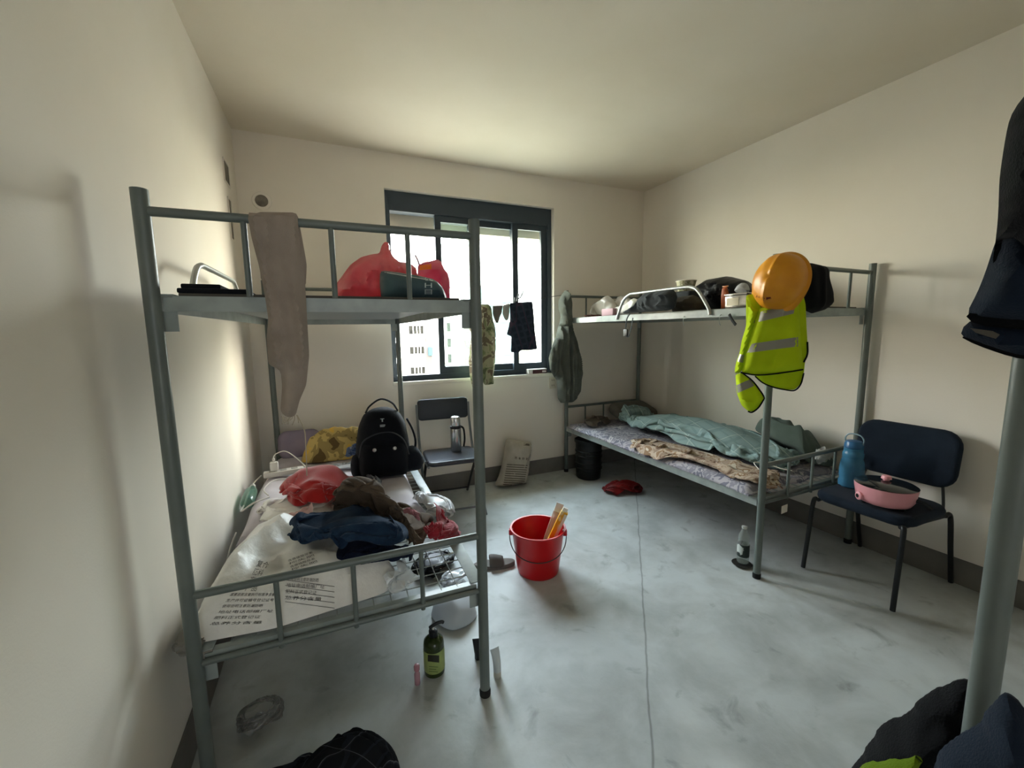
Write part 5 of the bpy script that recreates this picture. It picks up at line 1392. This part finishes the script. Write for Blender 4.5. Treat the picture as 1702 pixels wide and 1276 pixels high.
part('wire_handle', tube(hw, .0028, 7), mat('handle_wire', '#4b4440', rough=.4, metal=.6), t)
# things standing in the bucket
def lean(pb, ptop, w, th, name, label, cat, m, par=None, taper=1.0):
    pb, ptop = np.array(pb), np.array(ptop)
    uy = ptop-pb; L_ = np.linalg.norm(uy); n = CO-pb; n[2] *= .2
    ux = np.cross(uy, n); f = frame3(pb, ux, uy)
    o = np.array([(-w/2, 0), (w/2, 0), (w/2*taper, L_), (-w/2*taper, L_)])
    return inflate(o, f, tf=th, tb=th, edge=w*.35, res=.01), f, L_
foot = B0+sd*.0-vd*.01+np.array([0, 0, .02])
yt = by-.06
q_ = B0+sd*.108-vd*.01+np.array([0, 0, Hb]); top1 = foot+(q_-foot)*1.42
g, f, L_ = lean(foot, top1, .045, .012, '', '', '', None)
t = thing('toothpaste_box', 'yellow and white toothpaste carton leaning in the red bucket', 'box', tuple(foot))
nrm = f[3]
def prism_on(f, x0, x1, y0, y1, z0, z1):
    P = []
    for z in (z0, z1):
        for x, y in ((x0, y0), (x1, y0), (x1, y1), (x0, y1)): P.append(f[0]+f[1]*x+f[2]*y+f[3]*z)
    return np.array(P), [[3, 2, 1, 0], [4, 5, 6, 7], [0, 1, 5, 4], [1, 2, 6, 5], [2, 3, 7, 6], [3, 0, 4, 7]]
part('carton', prism_on(f, -.020, .020, 0, L_, -.014, .014), mat('carton_yellow', '#d9a520', rough=.4, col2='#e8d9a0', nscale=18, nlo=.5, nhi=.6), t, sharp=20)
part('stripe', prism_on(f, .004, .0205, .0, L_-.01, .0142, .0155), mat('carton_white', '#e4dcc4', rough=.4), t, sharp=20)
part('flap', prism_on(f, -.016, .012, L_, L_+.022, -.010, .006), mat('carton_flap', '#e6e2da', rough=.5), t, sharp=20)
foot2 = B0+sd*.01+vd*.045+np.array([0, 0, .02]); q_ = B0+sd*.092+vd*.055+np.array([0, 0, Hb]); top2 = foot2+(q_-foot2)*1.50
g, f, L_ = lean(foot2, top2, .045, .01, '', '', '', None)
t = thing('toothbrush_pack', 'clear toothbrush pack with white card behind the yellow carton in the bucket', 'pack', tuple(foot2))
part('sleeve', prism_on(f, -.024, .024, 0, L_-.055, -.008, .008), film('pack_clear', '#d8d3cb', amount=.5, rough=.2), t, sharp=20)
part('card', prism_on(f, -.022, .022, L_-.075, L_, -.004, .004), mat('card_white', '#dfe2e4', rough=.5), t, sharp=20)
part('brush', prism_on(f, -.006, .006, .02, L_-.08, -.003, .003), mat('brush_pink', '#c88a8a', rough=.4), t, sharp=20)

# slipper
sx, sy = .835, 2.19
t = thing('slipper', 'grey open-toed slipper on the floor beside the near post of the left bunk', 'slipper', (sx, sy, 0), math.radians(-18))
m_sl = mat('slipper_grey', '#6a655f', rough=.7, bump=.1, bscale=100)
so = []
for z, k in ((0, .96), (.004, 1), (.018, 1.0), (.022, .95)):
    q = []
    for a in np.linspace(0, 2*math.pi, 40, endpoint=False):
        x, y = .125*math.cos(a), .043*math.sin(a)*(1+.12*math.cos(a))
        q.append((x*k, y*k, z+(.010*max(0, x/.125)**2 if z > .01 else 0)))
    so.append(np.array(q))
part('sole', loft(so), m_sl, t, world=False)
Vb, nb2 = [], 9
for i in range(nb2):
    a = math.pi*i/(nb2-1)
    for x in (-.03, .0, .03, .055):
        r = .047-.006*(x/.055 if x > 0 else 0)
        Vb.append((x, -r*math.cos(a), .012+.058*math.sin(a)*(1-.25*max(0, x)/.055)))
Fb = [[i*4+j, i*4+j+1, i*4+j+5, i*4+j+4] for i in range(nb2-1) for j in range(3)]
part('strap', (np.array(Vb), Fb), mat('slipper_strap', '#58534e', rough=.7), t, world=False, solid=.007, sub=1)

# pump bottle
def cyl_at(px, py): p = at(px, py, z=0); return p
p0 = at(725, 1128, z=0); bx2, by2 = p0[0]+.004, p0[1]+.040
t = thing('pump_bottle', 'green pump bottle with pale green label and black pump on the floor', 'bottle', (bx2, by2, 0))
C0 = (bx2, by2, 0)
m_pg = mat('bottle_dark_green', '#37451f', rough=.2, spec=.5, trans=.25)
part('body', lathe([(0, 0), (.035, 0), (.041, .004), (.042, .012), (.042, .128), (.039, .146), (.027, .157), (.016, .161)], c=C0), m_pg, t)
lbp = part('label', lathe([(.0424, .022), (.0426, .023), (.0426, .112), (.0424, .113)], c=C0), mat('label_green', '#98a865', rough=.5, col2='#8a9a58', nscale=20), t)
tb_ = bvh(lathe([(.0426, .0), (.0426, .16)], c=C0))
V2 = np.array([[i/8, j/3] for i in range(9) for j in range(4)]); F2 = [[i*4+j, i*4+4+j, i*4+5+j, i*4+1+j] for i in range(8) for j in range(3)]
part('label_picture', print_px(tb_, V2, F2, [(711, 1099), (730, 1101), (730, 1089), (711, 1088)], .0012), mat('label_picture_dark', '#2f2f22', rough=.5), lbp, sharp=0)
part('label_text', G(*[print_px(tb_, *strip2(6, .3), [(713, 1108+4*k), (728-3*(k % 2), 1109+4*k), (728-3*(k % 2), 1105+4*k), (713, 1104+4*k)], .0012) for k in range(3)]), mat('label_text_green', '#5a6a38', rough=.5), lbp, sharp=0)
part('collar', lathe([(.017, .1605), (.018, .162), (.018, .186), (.015, .188), (.006, .189)], c=C0), m_blk, t)
part('stem', lathe([(.0045, .189), (.0045, .203)], c=C0, n=12), mat('stem_white', '#d7d7d2', rough=.4), t)
hd = np.array([.030, -.006, 0])
part('pump_head', tube(smooth_path([np.array(C0)+[-.014, .003, .198], np.array(C0)+[0, 0, .206], np.array(C0)+[.018, -.003, .214], np.array(C0)+[.036, -.006, .215], np.array(C0)+[.042, -.007, .211]]), [.006]+[.0075]*18+[.005]*6 if False else .0068, 8), m_blk, t)
# small pink bottle
p0 = at(695, 1140, z=0); C0 = (p0[0], p0[1]+.012, 0)
t = thing('small_bottle', 'tiny clear pink bottle standing left of the green pump bottle', 'bottle', C0)
part('body', lathe([(0, 0), (.010, 0), (.0115, .003), (.0115, .045), (.007, .055), (.006, .06)], c=C0, n=18), film('bottle_pink', '#c79aa4', amount=.35, rough=.1), t)
part('cap', lathe([(.006, .0605), (.011, .062), (.012, .078), (.009, .084), (0, .085)], c=C0, n=18), film('cap_pink', '#b9808c', amount=.25, rough=.12), t)
# tubes
p0 = at(796, 1097, z=0); p0[1] += .012
fr = facing(p0)
t = thing('black_tube', 'black cosmetic tube standing on its cap left of the near post', 'tube', tuple(p0))
m_tb = mat('tube_black', '#111217', rough=.35, spec=.5)
part('cap', lathe([(0, 0), (.013, 0), (.014, .002), (.014, .028), (.013, .030)], c=p0, n=20), m_tb, t)
rg = []
for k in range(7):
    s = k/6; a = np.arange(20)*2*math.pi/20; w, d = .0155+.007*s, .0155*(1-s)+.0012
    rg.append(place2(np.stack([w*np.cos(a), np.zeros(20)], 1), (p0+np.array([0, 0, .031+.062*s]), *fr[1:]), d*np.sin(a)))
gt = loft(rg)
tb = part('body', gt, m_tb, t)
tt = bvh(gt)
part('white_band', print_px(tt, *strip2(10, 1.0), [(786, 1076), (808, 1076), (808, 1060), (786, 1060)], .0010), mat('tube_band_white', '#9a9a98', rough=.5), tb, sharp=0)
lt = [text_px(tt, s, [(793, 1075-7*k), (801, 1075-7*k), (801, 1069.5-7*k), (793, 1069.5-7*k)], .0018, bold=.05) for k, s in enumerate(('X', 'X', 'E'))]
part('lettering', G(*[q for q in lt if len(q[1])]), mat('tube_letter_dark', '#17171c', rough=.5), tb, sharp=0)
p0 = at(829, 1128, z=0); p0[1] += .014
fr = facing(p0, turn=.5)
t = thing('white_tube', 'pale crumpled tube standing right of the near post of the left bunk', 'tube', tuple(p0))
m_wt = mat('tube_white', '#b9c0c2', rough=.4, spec=.5)
part('cap', lathe([(0, 0), (.014, 0), (.0155, .003), (.0155, .024), (.014, .026)], c=p0, n=20), mat('tube_cap_cream', '#b4b0a4', rough=.4), t)
rg = []
for k in range(7):
    s = k/6; a = np.arange(20)*2*math.pi/20; w, d = .0155+.004*s, .0145*(1-s)+.0012
    rg.append(place2(np.stack([w*np.cos(a)-.012*s*s, np.zeros(20)], 1), (p0+np.array([0, 0, .027+.105*s]), *fr[1:]), d*np.sin(a)))
part('body', loft(rg), m_wt, t)
# bag and bits under the left bed
c_ = at(768, 1045, z=0)
g = lump((c_[0]-.004, c_[1]+.115, .105, .115, .4), .075, fl0, seed=83, shape=.5, ridges=((6, .02), (13, .012)))
single('frosted_bag', g, mat('bag_frosted', '#d5dae0', rough=.35, spec=.5, thin=.3), 'frosted white plastic bag on the floor under the right beam of the left bunk', 'bag', sub=1)
c_ = at(722, 955, z=0)
g = crumple(.50, .44, (c_[0]+.02, c_[1]+.05, .15, .12, .3), .14, floor=lambda x, y: .07*np.clip(1-((x-c_[0]-.02)/.14)**2-((y-c_[1]-.05)/.11)**2, 0, 1)**.7, n=36, seed=85)
single('black_bag', g, mat('bag_black_film', '#0f1012', rough=.4, spec=.4), 'crumpled black bag on the floor seen through the wire mesh of the left bunk', 'bag', sub=1)
c_ = at(752, 975, z=0)
g = crumple(.40, .36, (c_[0]+.03, c_[1]+.0, .12, .075, .3), .12, floor=lambda x, y: .07*np.clip(1-((x-c_[0]-.03)/.11)**2-((y-c_[1])/.07)**2, 0, 1)**.7, n=34, seed=86)
single('clear_bag', g, film('bag_clear2', '#d2d6da', amount=.3, rough=.2), 'clear plastic bag on the floor in front of the black bag under the left bunk', 'bag', sub=1)
# bottle and dish at the front post of the right bed
p0 = at(1243, 942, z=0); C0 = (p0[0], p0[1]+.035, 0)
t = thing('water_bottle', 'clear plastic bottle with a torn white label beside the front post of the right bunk', 'bottle', C0)
m_cb = film('bottle_clear', '#aab0ac', amount=.6, rough=.12)
part('body', lathe([(0, .014), (.028, .014), (.032, .02), (.032, .13), (.029, .14), (.031, .15), (.030, .18), (.014, .215), (.0125, .222)], c=C0), m_cb, t)
part('label', lathe([(.0325, .055), (.033, .057), (.033, .128), (.0325, .13)], c=C0), mat('bottle_label', '#2a332f', rough=.5, col2='#c9d0cc', nscale=9, nlo=.5, nhi=.52), t)
part('cap', lathe([(.0135, .2225), (.0145, .224), (.0145, .238), (0, .24)], c=C0, n=18), mat('cap_clear_white', '#b8b8b2', rough=.4), t)
single('dark_dish', lathe([(0, .0), (.040, .0), (.052, .010), (.055, .011), (.050, .0095), (.036, .004), (0, .004)], c=(C0[0]-.012, C0[1]-.005, 0.0), n=32), mat('dish_dark', '#2f2d2a', rough=.5), 'dark shallow dish under the clear bottle at the front post of the right bunk', 'dish')

# ------------------------------------------------------------------ nearest bed: hanging jacket, clothes
m_nv = cloth('jacket_navy', '#1a2432', '#131c29', ns=12)
m_nv2 = cloth('jacket_black_cloth', '#08090c', ns=12)
po_ = np.array([1.005, .268, 1.3]); fn = facing(po_, turn=.0)
def nf(d): return (fn[0]+fn[3]*d, *fn[1:])
t = thing('dark_jacket', 'dark navy jacket hanging on the corner post of the nearest bunk at the right edge', 'jacket', (po_[0], po_[1], 1.1))
def npart(name, px, d, m, tf, tb, seed, folds=(), edge=.05, par=None, noise=((9, .006),)):
    f = nf(d); g = inflate(pxpoly(px, f), f, tf=tf, tb=tb, edge=edge, res=.014, seed=seed, noise=noise, folds=[(pxpoly(a, f), w, h) for a, w, h in folds])
    part(name, g, m, par or t)
npart('body', [(1700, 380), (1660, 390), (1654, 402), (1640, 446), (1627, 481), (1611, 512), (1603, 526), (1640, 534), (1690, 540), (1780, 546), (1800, 380)], .035, m_nv, .03, .01, 1,
      folds=[([(1655, 410), (1625, 520)], .02, .012), ([(1680, 400), (1660, 530)], .02, .014), ([(1700, 400), (1700, 535)], .02, .012)])
npart('outer_layer', [(1800, 120), (1735, 130), (1702, 158), (1680, 190), (1673, 218), (1667, 254), (1661, 297), (1659, 359), (1655, 399), (1648, 444), (1665, 420), (1680, 392), (1688, 420), (1694, 470), (1800, 470)], .055, m_nv2, .045, .01, 2,
      folds=[([(1700, 170), (1680, 260), (1670, 380)], .02, .014), ([(1720, 170), (1700, 300), (1692, 400)], .02, .014)])
npart('hem_band', [(1601, 524), (1611, 517), (1640, 526), (1700, 532), (1790, 536), (1790, 552), (1700, 548), (1640, 542), (1611, 538)], .05, m_nv2, .018, .01, 3, edge=.015)
npart('lower_hem', [(1609, 530), (1650, 535), (1705, 540), (1780, 543), (1780, 600), (1700, 592), (1690, 590), (1654, 579), (1619, 567), (1600, 561), (1594, 556)], .022, m_nv, .02, .008, 4, edge=.02, folds=[([(1615, 545), (1680, 575)], .008, .006)])
npart('lining', [(1612, 545), (1650, 550), (1662, 556), (1655, 563), (1622, 553)], .046, cloth('lining_grey', '#55524c'), .004, .003, 5, edge=.01)
npart('lower_hem', [(1594, 555), (1619, 566), (1654, 578), (1691, 590), (1780, 598), (1780, 604), (1690, 596), (1652, 584), (1617, 571), (1594, 560)], .030, m_nv2, .012, .006, 6, edge=.01)
npart('patch', [(1668, 424), (1675, 414), (1679, 416), (1677, 436), (1668, 438)], .068, cloth('patch_pale', '#9a977f'), .003, .002, 7, edge=.008)
# clothes on the lower bunk corner
def clump(name, label, cat, px, d, m, tf, tb, seed, folds, edge=.09, zlo=None):
    f = nf(d); f = (f[0]+np.array([0, 0, -.7]), *f[1:]); o = pxpoly(px, f)
    return single(name, inflate(o, f, tf=tf, tb=tb, edge=edge, res=.014, seed=seed, noise=((5, .03), (12, .012)), folds=[(pxpoly(a, f), w, h) for a, w, h in folds]), m, label, cat, sub=1)
clump('navy_clothes', 'heap of dark navy clothes at the bottom right corner behind the near post', 'clothes',
      [(1385, 1330), (1412, 1276), (1448, 1222), (1462, 1203), (1500, 1183), (1530, 1158), (1560, 1138), (1592, 1124), (1612, 1126), (1628, 1150), (1636, 1200), (1640, 1330)], -.075, m_nv2, .05, .05, 1,
      [([(1500, 1190), (1560, 1165), (1612, 1148)], .014, .03), ([(1440, 1250), (1500, 1215), (1590, 1205)], .014, .028), ([(1520, 1172), (1540, 1230), (1545, 1290)], .014, .022)])
clump('blue_jacket', 'dark blue jacket bunched in front of the near post at the bottom right corner', 'jacket',
      [(1535, 1340), (1545, 1280), (1560, 1240), (1585, 1218), (1604, 1207), (1622, 1197), (1645, 1165), (1664, 1138), (1690, 1156), (1712, 1180), (1760, 1230), (1760, 1340)], .085, m_nv, .06, .05, 2,
      [([(1650, 1180), (1640, 1240), (1642, 1320)], .014, .032), ([(1600, 1215), (1590, 1300)], .014, .028), ([(1690, 1170), (1700, 1300)], .02, .03)])
clump('lime_vest', 'lime vest corner peeking from the navy clothes at the bottom edge', 'vest',
      [(1418, 1290), (1432, 1262), (1470, 1257), (1535, 1254), (1530, 1300), (1500, 1330), (1420, 1330)], .02, cloth('vest_lime_dark', '#627a14', '#566c10', ns=7), .02, .01, 3, [([(1475, 1262), (1470, 1320)], .012, .008)], edge=.03)
# plaid heap and a film bag at the lower left
m_pl = plaid('shirt_black_plaid', '#15171c', '#54575d', '#22262e', s=17, w=.05, rotz_=.7)
def plf(x, y): return .15*np.clip(1-((x+.02)/.13)**2-((y-1.17)/.17)**2, 0, 1)**.6 + .11*np.clip(1-((x+.26)/.22)**2-((y-1.16)/.18)**2, 0, 1)**.6
g = crumple(1.4, 1.0, (-.185, 1.155, .325, .205, .05), .22, floor=plf, n=64, seed=91, bend=.45)
single('plaid_shirt', g, m_pl, 'black plaid shirt crumpled on the floor at the lower left foreground', 'shirt', sub=1, solid=.004)
g = crumple(.36, .30, (-.30, 1.60, .085, .07, .3), .12, floor=lambda x, y: .06*np.clip(1-((x+.30)/.08)**2-((y-1.60)/.065)**2, 0, 1)**.6, n=32, seed=93)
single('plastic_bag', g, film('bag_grey_film', '#8f8f8c', amount=.5, rough=.3), 'dim clear plastic bag on the floor near the left wall behind the plaid shirt', 'bag', sub=1)
